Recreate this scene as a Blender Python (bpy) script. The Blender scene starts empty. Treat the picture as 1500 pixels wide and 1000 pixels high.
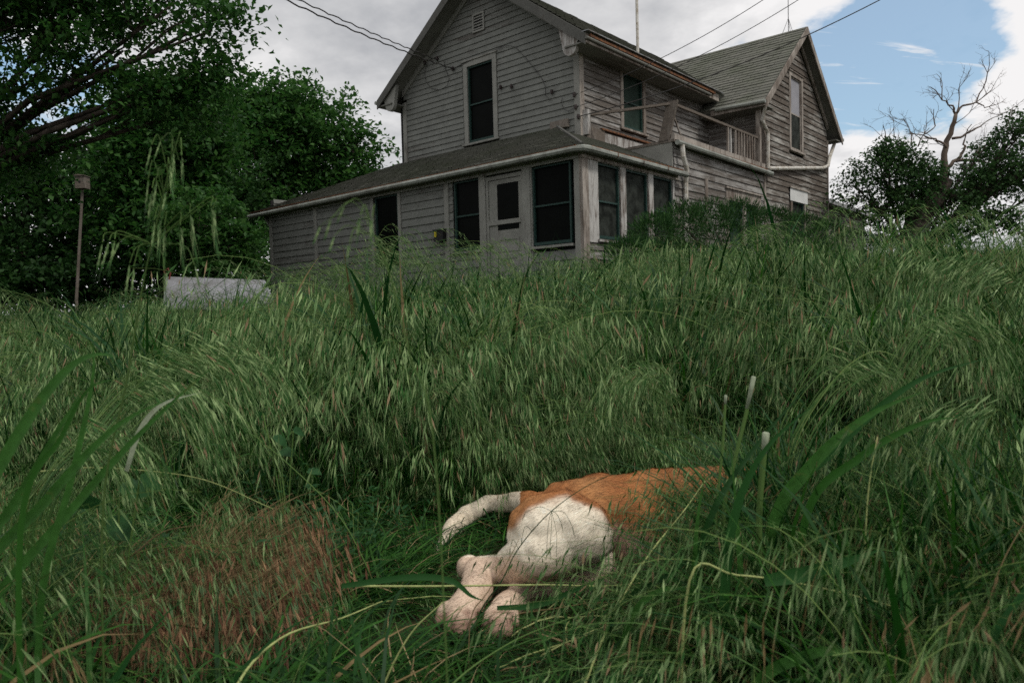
import bpy, bmesh, math, random
import numpy as np
from mathutils import Vector, Matrix, noise as mnoise

random.seed(7)
rng = np.random.default_rng(7)
R = math.radians
SC = bpy.context.scene
COL = SC.collection

# ------------------------------------------------------------------ camera
F = 1073.5
PITCH, ROLL = -0.041013, 0.026633
CAMROT = Matrix.Rotation(PITCH, 3, 'X') @ Matrix.Rotation(ROLL, 3, 'Y')
cam_data = bpy.data.cameras.new('camera')
cam = bpy.data.objects.new('camera', cam_data)
COL.objects.link(cam)
cam_data.sensor_width = 36.0
cam_data.lens = F / 1500 * 36
cam_data.clip_start = 0.02
cam_data.clip_end = 3000
cam_data.dof.use_dof = True
cam_data.dof.focus_distance = 3.2
cam_data.dof.aperture_fstop = 9.0
cam.matrix_world = (CAMROT @ Matrix.Rotation(math.pi / 2, 3, 'X')).to_4x4()
SC.camera = cam

# ------------------------------------------------------------------ sky, sun, exposure
SUN_DIR = Vector((0.46, -0.36, 0.81)).normalized()      # towards the sun
sun_el = math.asin(SUN_DIR.z)
sun_az = math.atan2(SUN_DIR.x, SUN_DIR.y)
world = bpy.data.worlds.new('World')
SC.world = world
world.use_nodes = True
SKY = dict(nishita=0.15, bright=0.92, grey=0.47)


def build_world():
    nt = world.node_tree
    nt.nodes.clear()
    N, L = nt.nodes.new, nt.links.new
    out = N('ShaderNodeOutputWorld')
    bg = N('ShaderNodeBackground')
    bg2 = N('ShaderNodeBackground')
    mix = N('ShaderNodeMixShader')
    sky = N('ShaderNodeTexSky')
    sky.sky_type = 'NISHITA'
    sky.sun_disc = False
    sky.sun_elevation = sun_el
    sky.sun_rotation = sun_az
    sky.air_density = 1.0
    sky.dust_density = 2.2
    sky.ozone_density = 3.0
    tint = N('ShaderNodeMix')
    tint.data_type = 'RGBA'
    tint.blend_type = 'MULTIPLY'
    tint.inputs[0].default_value = 1.0
    tint.inputs[7].default_value = (0.90, 1.14, 1.10, 1)
    L(sky.outputs[0], tint.inputs[6])
    L(tint.outputs[2], bg.inputs[0])
    bg.inputs[1].default_value = SKY['nishita']
    tc = N('ShaderNodeTexCoord')
    sep = N('ShaderNodeSeparateXYZ')
    L(tc.outputs['Generated'], sep.inputs[0])

    def math_(op, a, b=None, c=None, clamp=False):
        m = N('ShaderNodeMath')
        m.operation = op
        m.use_clamp = clamp
        for i, v in enumerate((a, b, c)):
            if v is None:
                continue
            if isinstance(v, (int, float)):
                m.inputs[i].default_value = v
            else:
                L(v, m.inputs[i])
        return m.outputs[0]
    x, y, z = sep.outputs
    za = math_('ADD', math_('ABSOLUTE', z), 0.22)
    u = math_('DIVIDE', x, za)
    v = math_('DIVIDE', y, za)
    comb = N('ShaderNodeCombineXYZ')
    L(u, comb.inputs[0])
    L(v, comb.inputs[1])

    def noise(scale, detail, rough, off=0.0, dist=0.0):
        n = N('ShaderNodeTexNoise')
        n.noise_dimensions = '4D'
        n.inputs['Scale'].default_value = scale
        n.inputs['Detail'].default_value = detail
        n.inputs['Roughness'].default_value = rough
        n.inputs['W'].default_value = off
        n.inputs['Distortion'].default_value = dist
        L(comb.outputs[0], n.inputs['Vector'])
        return n.outputs[0]
    n1 = noise(1.5, 9, 0.58, 3.1, 0.3)
    n2 = noise(0.9, 6, 0.5, 9.7, 0.2)
    n3 = noise(5.0, 6, 0.6, 1.7, 0.0)
    # break in the cloud: an elongated gap low in the sky beyond the house, another small one on its other side
    def gap(px, py, rx, ry, w):
        d = CAMROT @ Vector(((px - 750) / F, 1, -(py - 500) / F))
        az, el = math.atan2(d.x, d.y), math.atan2(d.z, math.hypot(d.x, d.y))
        azn = math_('ARCTAN2', x, y)
        hyp = math_('SQRT', math_('ADD', math_('MULTIPLY', x, x), math_('MULTIPLY', y, y)))
        eln = math_('ARCTAN2', z, hyp)
        a = math_('DIVIDE', math_('SUBTRACT', azn, az), rx)
        b = math_('DIVIDE', math_('SUBTRACT', eln, el), ry)
        r2 = math_('ADD', math_('MULTIPLY', a, a), math_('MULTIPLY', b, b))
        return math_('MULTIPLY', math_('SUBTRACT', 1.0, r2, clamp=True), w)
    g = math_('ADD', gap(1300, 95, 0.155, 0.115, 1.15), gap(560, 205, 0.10, 0.03, 0.35))
    g = math_('ADD', g, gap(60, 110, 0.20, 0.08, 0.55))
    g = math_('ADD', g, gap(1075, 60, 0.05, 0.05, 0.35))
    lum = math_('ADD', math_('MULTIPLY', math_('SUBTRACT', n1, 0.5), 1.5), math_('MULTIPLY', math_('SUBTRACT', n3, 0.5), 1.0))
    cov = math_('SUBTRACT', math_('ADD', lum, 0.52), math_('MULTIPLY', g, 0.80))
    ramp = N('ShaderNodeMapRange')
    ramp.interpolation_type = 'SMOOTHSTEP'
    ramp.inputs['From Min'].default_value = -0.05
    ramp.inputs['From Max'].default_value = 0.24
    L(cov, ramp.inputs['Value'])
    # cloud body: pale tops, grey bellies
    cr = N('ShaderNodeValToRGB')
    e = cr.color_ramp.elements
    e[0].position, e[0].color = 0.33, (SKY['grey'] * 0.98, SKY['grey'], SKY['grey'] * 1.05, 1)
    e[1].position, e[1].color = 0.57, (SKY['bright'], SKY['bright'] * 0.985, SKY['bright'] * 0.985, 1)
    m = cr.color_ramp.elements.new(0.47)
    m.color = (0.68, 0.68, 0.69, 1)
    shade = math_('ADD', math_('MULTIPLY', n2, 0.75), math_('MULTIPLY', n1, 0.25))
    # clouds thin out and brighten low above the horizon beyond the house
    lowb = math_('MULTIPLY', math_('SUBTRACT', 1.0, math_('MULTIPLY', math_('ABSOLUTE', z), 3.0), clamp=True), 0.07)
    shade = math_('ADD', shade, lowb)
    shade = math_('ADD', shade, math_('MULTIPLY', math_('SUBTRACT', n3, 0.5), 0.42))
    L(shade, cr.inputs[0])
    L(cr.outputs[0], bg2.inputs[0])
    bg2.inputs[1].default_value = 1.0
    comb2 = N('ShaderNodeCombineXYZ')
    L(math_('MULTIPLY', math_('ADD', u, math_('MULTIPLY', v, 0.35)), 1.1), comb2.inputs[0])
    L(math_('MULTIPLY', v, 4.5), comb2.inputs[1])
    st = N('ShaderNodeTexNoise')
    st.inputs['Scale'].default_value = 2.3
    st.inputs['Detail'].default_value = 8
    st.inputs['Roughness'].default_value = 0.62
    st.inputs['Distortion'].default_value = 0.6
    L(comb2.outputs[0], st.inputs['Vector'])
    sm = N('ShaderNodeMapRange')
    sm.interpolation_type = 'SMOOTHSTEP'
    sm.inputs['From Min'].default_value = 0.50
    sm.inputs['From Max'].default_value = 0.72
    sm.inputs['To Max'].default_value = 0.85
    L(st.outputs[0], sm.inputs['Value'])
    L(math_('MAXIMUM', math_('MAXIMUM', ramp.outputs[0], 0.20), sm.outputs[0]), mix.inputs[0])
    L(bg.outputs[0], mix.inputs[1])
    L(bg2.outputs[0], mix.inputs[2])
    L(mix.outputs[0], out.inputs[0])


build_world()
sun_data = bpy.data.lights.new('sun', 'SUN')
sun_data.energy = 1.9
sun_data.angle = R(10)
sun_data.color = (1.0, 0.95, 0.87)
sun = bpy.data.objects.new('sun', sun_data)
COL.objects.link(sun)
sun.rotation_euler = SUN_DIR.to_track_quat('Z', 'Y').to_euler()
vs = SC.view_settings
vs.view_transform = 'Standard'
vs.look = 'None'
vs.exposure = 0.0
vs.gamma = 1.0
vs.use_curve_mapping = False
SC.cycles.max_bounces = 6
SC.cycles.diffuse_bounces = 2
SC.cycles.glossy_bounces = 2
SC.cycles.transmission_bounces = 3
SC.cycles.use_denoising = False
SC.cycles.sample_clamp_indirect = 4


# ------------------------------------------------------------------ helpers
def tag(o, label=None, cat=None, group=None, kind=None):
    if label: o['label'] = label
    if cat: o['category'] = cat
    if group: o['group'] = group
    if kind: o['kind'] = kind
    return o


def mesh_data(name, v, f, mats, mi=None, smooth=False):
    me = bpy.data.meshes.new(name)
    me.from_pydata([tuple(p) for p in v], [], f)
    for m in (mats if isinstance(mats, (list, tuple)) else [mats]):
        me.materials.append(m)
    if mi is not None:
        me.polygons.foreach_set('material_index', np.array(mi, dtype=np.int32))
    if smooth:
        me.polygons.foreach_set('use_smooth', np.ones(len(me.polygons), dtype=bool))
    me.update()
    return me


def link(name, me, parent=None):
    o = bpy.data.objects.new(name, me)
    COL.objects.link(o)
    if parent is not None:
        o.parent = parent
    return o


def empty(name, loc, rz=0.0):
    o = bpy.data.objects.new(name, None)
    COL.objects.link(o)
    o.location = loc
    o.rotation_euler = (0, 0, rz)
    o.empty_display_size = 0.2
    return o


class MB:
    def __init__(self):
        self.v, self.f, self.m = [], [], []

    def add(self, v, f, m=0):
        b = len(self.v)
        self.v += [tuple(p) for p in v]
        self.f += [tuple(i + b for i in q) for q in f]
        self.m += [m] * len(f)

    def box(self, x0, x1, y0, y1, z0, z1, m=0):
        v = [(x, y, z) for x in (x0, x1) for y in (y0, y1) for z in (z0, z1)]
        self.add(v, [(0, 1, 3, 2), (4, 6, 7, 5), (0, 4, 5, 1), (2, 3, 7, 6), (0, 2, 6, 4), (1, 5, 7, 3)], m)

    def hexa(self, p, m=0):           # p: 8 corner points, bottom ring then top ring
        self.add(p, [(3, 2, 1, 0), (4, 5, 6, 7), (0, 1, 5, 4), (1, 2, 6, 5), (2, 3, 7, 6), (3, 0, 4, 7)], m)

    def tube(self, pts, r, n=6, m=0, caps=True):
        pts = [Vector(p) for p in pts]
        k = len(pts)
        rr = r if isinstance(r, (list, tuple)) else [r] * k
        prev = None
        rings = []
        for i, p in enumerate(pts):
            t = (pts[min(i + 1, k - 1)] - pts[max(i - 1, 0)])
            if t.length < 1e-9:
                t = Vector((0, 0, 1))
            t.normalize()
            if prev is None:
                a = t.orthogonal().normalized()
            else:
                a = prev - t * prev.dot(t)
                a = a.normalized() if a.length > 1e-6 else t.orthogonal().normalized()
            prev = a
            b = t.cross(a)
            rings.append([p + (a * math.cos(2 * math.pi * j / n) + b * math.sin(2 * math.pi * j / n)) * rr[i] for j in range(n)])
        base = len(self.v)
        for ring in rings:
            self.v += [tuple(q) for q in ring]
        for i in range(k - 1):
            for j in range(n):
                a0 = base + i * n + j
                a1 = base + i * n + (j + 1) % n
                self.f.append((a0, a1, a1 + n, a0 + n))
                self.m.append(m)
        if caps:
            self.f.append(tuple(base + j for j in reversed(range(n)))); self.m.append(m)
            self.f.append(tuple(base + (k - 1) * n + j for j in range(n))); self.m.append(m)

    def ribbon(self, pts, w, side, m=0, fold=0.0):
        """a blade: pts centre line, w half widths, side vector; fold gives it a keel"""
        base = len(self.v)
        k = len(pts)
        for i in range(k):
            p = Vector(pts[i])
            s = side if isinstance(side, Vector) else side[i]
            if w[i] < 1e-5:
                self.v.append(tuple(p))
                self.v.append(tuple(p)); self.v.append(tuple(p))
            else:
                t = Vector(pts[min(i + 1, k - 1)]) - Vector(pts[max(i - 1, 0)])
                nrm = t.cross(s)
                nrm = nrm.normalized() if nrm.length > 1e-9 else Vector((0, 0, 1))
                self.v.append(tuple(p - s * w[i]))
                self.v.append(tuple(p + nrm * w[i] * fold))
                self.v.append(tuple(p + s * w[i]))
        for i in range(k - 1):
            a = base + 3 * i
            self.f.append((a, a + 1, a + 4, a + 3)); self.m.append(m)
            self.f.append((a + 1, a + 2, a + 5, a + 4)); self.m.append(m)

    def build(self, name, mats, parent=None, smooth=False):
        return link(name, mesh_data(name, self.v, self.f, mats, self.m, smooth), parent)


def box_obj(name, mat, parent, *b):
    m = MB(); m.box(*b)
    return m.build(name, mat, parent)


def ray(px, py):
    return CAMROT @ Vector(((px - 750) / F, 1, -(py - 500) / F))


def at(px, py, d):
    """point seen at pixel (px, py) at forward distance d"""
    r = ray(px, py)
    return r * (d / r.y)


def atz(px, py, z):
    r = ray(px, py)
    return r * (z / r.z)


def topx(p):
    c = CAMROT.transposed() @ Vector(p)
    return 750 + F * c.x / c.y, 500 - F * c.z / c.y


HYAW = R(48.943)
HROT = Matrix.Rotation(HYAW, 3, 'Z')
HINV = HROT.transposed()


def hat(px, py, axis, val):
    r = HINV @ ray(px, py)
    return r * (val / r[axis])


def sstep(a, b, x):
    t = min(1, max(0, (x - a) / (b - a)))
    return t * t * (3 - 2 * t)


GZ = -0.62


def ground_z(u, v):
    lat = max(-0.30, min(0.27, (0.092 if u > 0 else 0.030) * u))
    z = GZ + 0.56 * sstep(3.0, 12.0, v) + lat * sstep(1.6, 4.5, v)
    z += 0.11 * math.exp(-((u + 0.3) / 1.4) ** 2) * sstep(2.4, 3.6, v) * (1 - sstep(6, 9, v))
    z -= 1.3 * sstep(24, 60, math.hypot(u, v))
    z += 0.05 * mnoise.noise((u * 0.5, v * 0.5, 0)) * sstep(2.5, 5, v)
    z += 0.02 * mnoise.noise((u * 2.1, v * 2.1, 4))
    return z


# ------------------------------------------------------------------ materials
def new_mat(name):
    m = bpy.data.materials.new(name)
    m.use_nodes = True
    nt = m.node_tree
    nt.nodes.clear()
    out = nt.nodes.new('ShaderNodeOutputMaterial')
    p = nt.nodes.new('ShaderNodeBsdfPrincipled')
    nt.links.new(p.outputs[0], out.inputs[0])
    return m, nt, p, out


def N_noise(nt, vec, scale, detail=5, rough=0.6, dist=0.0):
    n = nt.nodes.new('ShaderNodeTexNoise')
    n.inputs['Scale'].default_value = scale
    n.inputs['Detail'].default_value = detail
    n.inputs['Roughness'].default_value = rough
    n.inputs['Distortion'].default_value = dist
    if vec is not None:
        nt.links.new(vec, n.inputs['Vector'])
    return n.outputs[0]


def N_map(nt, vec, scale):
    n = nt.nodes.new('ShaderNodeMapping')
    n.inputs['Scale'].default_value = scale
    nt.links.new(vec, n.inputs['Vector'])
    return n.outputs[0]


def N_range(nt, val, a, b, c=0.0, d=1.0):
    n = nt.nodes.new('ShaderNodeMapRange')
    n.inputs['From Min'].default_value = a
    n.inputs['From Max'].default_value = b
    n.inputs['To Min'].default_value = c
    n.inputs['To Max'].default_value = d
    nt.links.new(val, n.inputs['Value'])
    return n.outputs[0]


def N_mix(nt, fac, a, b, typ='MIX'):
    n = nt.nodes.new('ShaderNodeMix')
    n.data_type = 'RGBA'
    n.blend_type = typ
    for s, v in ((n.inputs[0], fac), (n.inputs[6], a), (n.inputs[7], b)):
        if isinstance(v, (int, float)):
            s.default_value = v
        elif isinstance(v, tuple):
            s.default_value = (*v, 1) if len(v) == 3 else v
        else:
            nt.links.new(v, s)
    return n.outputs[2]


def N_math(nt, op, a, b, clamp=False):
    n = nt.nodes.new('ShaderNodeMath')
    n.operation = op
    n.use_clamp = clamp
    for i, v in enumerate((a, b)):
        if isinstance(v, (int, float)):
            n.inputs[i].default_value = v
        else:
            nt.links.new(v, n.inputs[i])
    return n.outputs[0]


def N_bump(nt, h, strength, dist, p):
    b = nt.nodes.new('ShaderNodeBump')
    b.inputs['Strength'].default_value = strength
    b.inputs['Distance'].default_value = dist
    nt.links.new(h, b.inputs['Height'])
    nt.links.new(b.outputs[0], p.inputs['Normal'])


def wood_mat(name, paint, bare, lo, hi, stretch=(0.9, 0.9, 11.0), dark=(0.07, 0.06, 0.055)):
    """weathered painted boards: paint flaking off grey wood; lo/hi are the noise limits of bare to painted"""
    m, nt, p, out = new_mat(name)
    tc = nt.nodes.new('ShaderNodeTexCoord')
    oi = nt.nodes.new('ShaderNodeObjectInfo')
    vec = tc.outputs['Object']
    add = nt.nodes.new('ShaderNodeVectorMath')
    add.operation = 'ADD'
    comb = nt.nodes.new('ShaderNodeCombineXYZ')
    nt.links.new(N_math(nt, 'MULTIPLY', oi.outputs['Random'], 37.0), comb.inputs[0])
    nt.links.new(N_math(nt, 'MULTIPLY', oi.outputs['Random'], 11.0), comb.inputs[1])
    nt.links.new(vec, add.inputs[0])
    nt.links.new(comb.outputs[0], add.inputs[1])
    v2 = N_map(nt, add.outputs[0], stretch)
    a = N_noise(nt, v2, 1.6, 8, 0.68, 0.4)
    b = N_noise(nt, vec, 0.55, 4, 0.6)
    g = N_noise(nt, N_map(nt, add.outputs[0], (2.5, 2.5, 60.0)), 3.0, 6, 0.7)
    mixv = N_math(nt, 'ADD', N_math(nt, 'MULTIPLY', a, 0.6), N_math(nt, 'MULTIPLY', b, 0.4))
    mixv = N_math(nt, 'ADD', mixv, N_math(nt, 'MULTIPLY', N_math(nt, 'SUBTRACT', oi.outputs['Random'], 0.5), 0.07))
    fac = N_range(nt, mixv, lo, hi)
    wood = N_mix(nt, N_range(nt, g, 0.35, 0.65), dark, bare)
    pt = N_mix(nt, N_range(nt, N_noise(nt, vec, 3.0, 6, 0.7), 0.35, 0.7), tuple(c * 0.72 for c in paint), paint)
    pt = N_mix(nt, N_range(nt, g, 0.5, 0.75, 0, 0.35), pt, tuple(c * 0.5 for c in paint))
    colr = N_mix(nt, fac, wood, pt)
    nt.links.new(colr, p.inputs['Base Color'])
    p.inputs['Roughness'].default_value = 0.9
    p.inputs['Specular IOR Level'].default_value = 0.06
    N_bump(nt, N_math(nt, 'ADD', fac, N_math(nt, 'MULTIPLY', g, 0.7)), 0.5, 0.006, p)
    return m


def plain_mat(name, c, rough=0.7, var=0.25, scale=8.0, metal=0.0, spec=0.3, c2=None, bump=0.0):
    m, nt, p, out = new_mat(name)
    tc = nt.nodes.new('ShaderNodeTexCoord')
    n = N_noise(nt, tc.outputs['Object'], scale, 6, 0.65)
    c2 = c2 or tuple(x * (1 - var) for x in c)
    nt.links.new(N_mix(nt, N_range(nt, n, 0.38, 0.62), c2, c), p.inputs['Base Color'])
    p.inputs['Roughness'].default_value = rough
    p.inputs['Metallic'].default_value = metal
    p.inputs['Specular IOR Level'].default_value = spec
    if bump:
        N_bump(nt, n, 0.6, bump, p)
    return m


def leaf_mat(name, c_a, c_b, trans=0.35, rough=0.5, tipc=None, clump=True, spec=0.10):
    """leaf tissue: colour varies leaf by leaf and plant by plant; some light passes through"""
    m, nt, p, out = new_mat(name)
    geo = nt.nodes.new('ShaderNodeNewGeometry')
    oi = nt.nodes.new('ShaderNodeObjectInfo')
    rnd = geo.outputs['Random Per Island']
    col = N_mix(nt, N_math(nt, 'POWER', rnd, 1.7), c_a, c_b)
    if clump:
        k = N_range(nt, oi.outputs['Random'], 0, 1, 0.62, 1.25)
        col = N_mix(nt, 1.0, col, k, 'MULTIPLY')
    if clump is False:
        tcn = nt.nodes.new('ShaderNodeTexCoord')
        col = N_mix(nt, 1.0, col, N_range(nt, N_noise(nt, tcn.outputs['Object'], 55, 5, 0.7), .3, .7, .70, 1.25), 'MULTIPLY')
        col = N_mix(nt, N_range(nt, N_noise(nt, tcn.outputs['Object'], 16, 4, 0.7), .60, .72, 0, .6), col, (0.16, 0.14, 0.05))
    if tipc:
        r2 = N_math(nt, 'FRACT', N_math(nt, 'MULTIPLY', rnd, 17.31), 0)
        f = N_range(nt, r2, 1 - tipc[1], 1 - tipc[1] + 0.001)
        col = N_mix(nt, f, col, tipc[0])
    nt.links.new(col, p.inputs['Base Color'])
    p.inputs['Roughness'].default_value = rough
    p.inputs['Specular IOR Level'].default_value = spec
    tr = nt.nodes.new('ShaderNodeBsdfTranslucent')
    hs = nt.nodes.new('ShaderNodeHueSaturation')
    hs.inputs['Value'].default_value = 1.25
    hs.inputs['Saturation'].default_value = 1.1
    nt.links.new(col, hs.inputs['Color'])
    nt.links.new(hs.outputs[0], tr.inputs[0])
    mx = nt.nodes.new('ShaderNodeMixShader')
    mx.inputs[0].default_value = trans
    nt.links.new(p.outputs[0], mx.inputs[1])
    nt.links.new(tr.outputs[0], mx.inputs[2])
    nt.links.new(mx.outputs[0], out.inputs[0])
    return m


M = {}
M['clap_front'] = wood_mat('painted_clapboard', (0.215, 0.222, 0.206), (0.135, 0.130, 0.118), 0.37, 0.47)
M['clap_side'] = wood_mat('flaking_clapboard', (0.38, 0.37, 0.355), (0.155, 0.140, 0.123), 0.46, 0.60)
M['clap_wing'] = wood_mat('bare_clapboard', (0.46, 0.45, 0.42), (0.160, 0.142, 0.123), 0.50, 0.64, dark=(0.055, 0.042, 0.035))
M['trim_front'] = wood_mat('painted_trim', (0.30, 0.30, 0.275), (0.18, 0.16, 0.14), 0.34, 0.44, stretch=(5, 5, 1.2))
M['trim_white'] = wood_mat('white_trim', (0.52, 0.51, 0.49), (0.20, 0.165, 0.14), 0.43, 0.55, stretch=(7, 7, 1.3))
M['trim_side'] = wood_mat('worn_trim', (0.42, 0.38, 0.34), (0.21, 0.17, 0.14), 0.44, 0.58, stretch=(6, 6, 1.2))
M['wood_grey'] = wood_mat('grey_timber', (0.30, 0.27, 0.24), (0.20, 0.17, 0.14), 0.50, 0.70, stretch=(6, 6, 1.5))
M['soffit'] = wood_mat('soffit_paint', (0.20, 0.20, 0.18), (0.13, 0.115, 0.10), 0.36, 0.46, stretch=(1, 7, 7))
M['fascia'] = wood_mat('dull_fascia', (0.13, 0.13, 0.12), (0.09, 0.08, 0.07), 0.36, 0.46, stretch=(1, 7, 7))
M['back'] = plain_mat('house_inner', (0.02, 0.02, 0.02))
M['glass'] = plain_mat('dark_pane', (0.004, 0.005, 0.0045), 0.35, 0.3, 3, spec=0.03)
M['glass_side'] = plain_mat('mottled_screen', (0.040, 0.046, 0.040), 0.7, 0.6, 4, spec=0.08, c2=(0.010, 0.012, 0.010))  # grey-green mottling over a near-black pane
M['glass_pale'] = plain_mat('pale_blind', (0.30, 0.30, 0.33), 0.7, 0.15, 3, spec=0.2)
M['screen_green'] = plain_mat('green_screen', (0.022, 0.042, 0.032), 0.7, 0.4, 5, spec=0.15)
M['green_paint'] = plain_mat('dark_green_paint', (0.018, 0.050, 0.042), 0.6, 0.3, 20, spec=0.3)
M['gutter'] = plain_mat('painted_gutter', (0.27, 0.29, 0.26), 0.5, 0.3, 3.2, spec=0.3, c2=(0.15, 0.155, 0.135))
M['pipe'] = plain_mat('rusty_white_downpipe', (0.62, 0.61, 0.57), 0.5, 0.3, 9, spec=0.4, c2=(0.36, 0.32, 0.26))
M['rust'] = plain_mat('rust', (0.20, 0.085, 0.035), 0.85, 0.5, 14, c2=(0.06, 0.03, 0.02))
M['tin'] = plain_mat('tin_edge', (0.30, 0.32, 0.33), 0.45, 0.4, 5, metal=0.3, c2=(0.14, 0.13, 0.12))
M['black'] = plain_mat('black_iron', (0.012, 0.012, 0.012), 0.5, 0.3, 12)
M['yellow'] = plain_mat('yellow_tag', (0.6, 0.5, 0.03), 0.6, 0.2, 12)
M['red'] = plain_mat('rust_red_fitting', (0.16, 0.030, 0.018), 0.6, 0.4, 12)
M['sheet'] = plain_mat('grey_white_sheet', (0.27, 0.275, 0.30), 0.75, 0.25, 3, spec=0.2, c2=(0.15, 0.15, 0.15), bump=0.006)
M['bark'] = plain_mat('bark', (0.075, 0.060, 0.048), 0.95, 0.6, 9, c2=(0.020, 0.016, 0.013), bump=0.03)
M['deadwood'] = plain_mat('dead_wood', (0.11, 0.085, 0.066), 0.9, 0.4, 9, c2=(0.11, 0.085, 0.07), bump=0.01)
M['claw'] = plain_mat('claw', (0.22, 0.16, 0.12), 0.4, 0.3, 40)
M['pad'] = plain_mat('paw_pad', (0.045, 0.025, 0.022), 0.7, 0.3, 60)
M['nose'] = plain_mat('dog_nose', (0.03, 0.02, 0.02), 0.35, 0.3, 60)
M['wire'] = plain_mat('wire', (0.03, 0.028, 0.027), 0.6, 0.2, 30)
M['porcelain'] = plain_mat('insulator', (0.03, 0.02, 0.018), 0.3, 0.2, 20)
M['concrete'] = plain_mat('concrete', (0.18, 0.17, 0.15), 0.9, 0.4, 6, bump=0.01)


def shingle_mat():
    m, nt, p, out = new_mat('asphalt_shingle')
    geo = nt.nodes.new('ShaderNodeNewGeometry')
    tc = nt.nodes.new('ShaderNodeTexCoord')
    n = N_noise(nt, tc.outputs['Object'], 1.1, 6, 0.65)
    n2 = N_noise(nt, tc.outputs['Object'], 60, 3, 0.7)
    a = N_mix(nt, geo.outputs['Random Per Island'], (0.075, 0.078, 0.066), (0.135, 0.135, 0.115))
    a = N_mix(nt, N_range(nt, n, 0.42, 0.62), a, (0.062, 0.074, 0.046))
    a = N_mix(nt, N_range(nt, n2, 0.3, 0.8), a, (0.17, 0.17, 0.15))
    nt.links.new(a, p.inputs['Base Color'])
    p.inputs['Roughness'].default_value = 0.95
    p.inputs['Specular IOR Level'].default_value = 0.15
    N_bump(nt, n2, 0.5, 0.004, p)
    return m


M['shingle'] = shingle_mat()


def ground_mat():
    m, nt, p, out = new_mat('soil_and_thatch')
    tc = nt.nodes.new('ShaderNodeTexCoord')
    n = N_noise(nt, tc.outputs['Object'], 9, 8, 0.7)
    n2 = N_noise(nt, tc.outputs['Object'], 0.15, 4, 0.6)
    a = N_mix(nt, N_range(nt, n, 0.35, 0.65), (0.018, 0.015, 0.010), (0.060, 0.050, 0.028))
    n3 = N_noise(nt, N_map(nt, tc.outputs['Object'], (40, 160, 40)), 1.0, 6, 0.7, 1.5)
    a = N_mix(nt, N_range(nt, n3, 0.50, 0.62), a, (0.10, 0.080, 0.042))
    a = N_mix(nt, N_range(nt, n2, 0.3, 0.6, 0.1, 0.35), a, (0.022, 0.038, 0.012))
    nt.links.new(a, p.inputs['Base Color'])
    p.inputs['Roughness'].default_value = 1.0
    p.inputs['Specular IOR Level'].default_value = 0.05
    N_bump(nt, n, 1.0, 0.02, p)
    return m


M['ground'] = ground_mat()
M['blade'] = leaf_mat('grass_blade', (0.008, 0.042, 0.008), (0.048, 0.140, 0.022), 0.22, 0.42, tipc=((0.14, 0.11, 0.05), 0.012))
M['blade_dark'] = leaf_mat('grass_blade_dark', (0.010, 0.044, 0.012), (0.030, 0.090, 0.022), 0.22, 0.4)
M['stem'] = leaf_mat('grass_stem', (0.05, 0.12, 0.03), (0.15, 0.22, 0.065), 0.1, 0.5)
M['spike'] = leaf_mat('brome_spikelet', (0.035, 0.115, 0.028), (0.38, 0.50, 0.24), 0.22, 0.42, tipc=((0.30, 0.22, 0.13), 0.03))
M['spike_red'] = leaf_mat('ripe_spikelet', (0.15, 0.075, 0.048), (0.44, 0.28, 0.16), 0.25, 0.6, tipc=((0.13, 0.21, 0.10), 0.33))
M['dry'] = leaf_mat('dry_straw', (0.15, 0.11, 0.05), (0.32, 0.24, 0.13), 0.2, 0.6)
M['stem_pale'] = leaf_mat('pale_stem', (0.30, 0.36, 0.13), (0.40, 0.42, 0.18), 0.1, 0.5, clump=False)
M['stem_cut'] = leaf_mat('pale_cut_stem', (0.30, 0.35, 0.24), (0.34, 0.38, 0.28), 0.2, 0.5, clump=False)
M['blade_broad'] = leaf_mat('broad_blade', (0.032, 0.105, 0.022), (0.060, 0.150, 0.034), 0.3, 0.4, clump=False)
M['weed'] = leaf_mat('weed_leaf', (0.018, 0.065, 0.022), (0.040, 0.11, 0.036), 0.3, 0.45, clump=False)
M['maple'] = leaf_mat('maple_leaf', (0.022, 0.070, 0.018), (0.060, 0.138, 0.034), 0.38, 0.5, clump=None)
M['leaf_mid'] = leaf_mat('mid_leaf', (0.026, 0.078, 0.020), (0.070, 0.155, 0.040), 0.38, 0.5, clump=None)
M['leaf_dark'] = leaf_mat('dark_leaf', (0.014, 0.040, 0.012), (0.034, 0.080, 0.022), 0.3, 0.5, clump=None)
M['leaf_right'] = leaf_mat('scrub_leaf', (0.026, 0.062, 0.022), (0.060, 0.120, 0.040), 0.3, 0.5, clump=None)
M['juniper'] = leaf_mat('juniper_spray', (0.014, 0.046, 0.013), (0.042, 0.098, 0.024), 0.1, 0.55, clump=None)

# ------------------------------------------------------------------ ground
def build_ground():
    n = 150
    s = np.linspace(-1, 1, n)
    us = np.sinh(s * 7.2) / math.sinh(7.2) * 1500
    vs_ = np.sinh(s * 7.2) / math.sinh(7.2) * 1500 + 3.0
    v, f = [], []
    for b in vs_:
        for a in us:
            v.append((a, b, ground_z(a, b)))
    for j in range(n - 1):
        for i in range(n - 1):
            k = j * n + i
            f.append((k, k + 1, k + n + 1, k + n))
    o = link('ground', mesh_data('ground', v, f, M['ground'], smooth=True))
    tag(o, 'dark soil and thatch under the overgrown grass of the yard', kind='structure')


build_ground()

# ------------------------------------------------------------------ house (house frame: +X away along the side wall, +Y away along the front)
house = empty('farmhouse', (0, 0, 0), HYAW)
tag(house, 'abandoned two storey clapboard farmhouse with flaking paint behind tall grass', 'house')
XF, YS = 10.156, 7.193          # porch front plane, side plane
XU, YU = 12.2, 8.66             # upper storey front plane, side plane
YL = 16.87                      # left end of the low front part
YU2 = 13.95                     # far corner of the upper front wall
ZGND = -0.25


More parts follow.
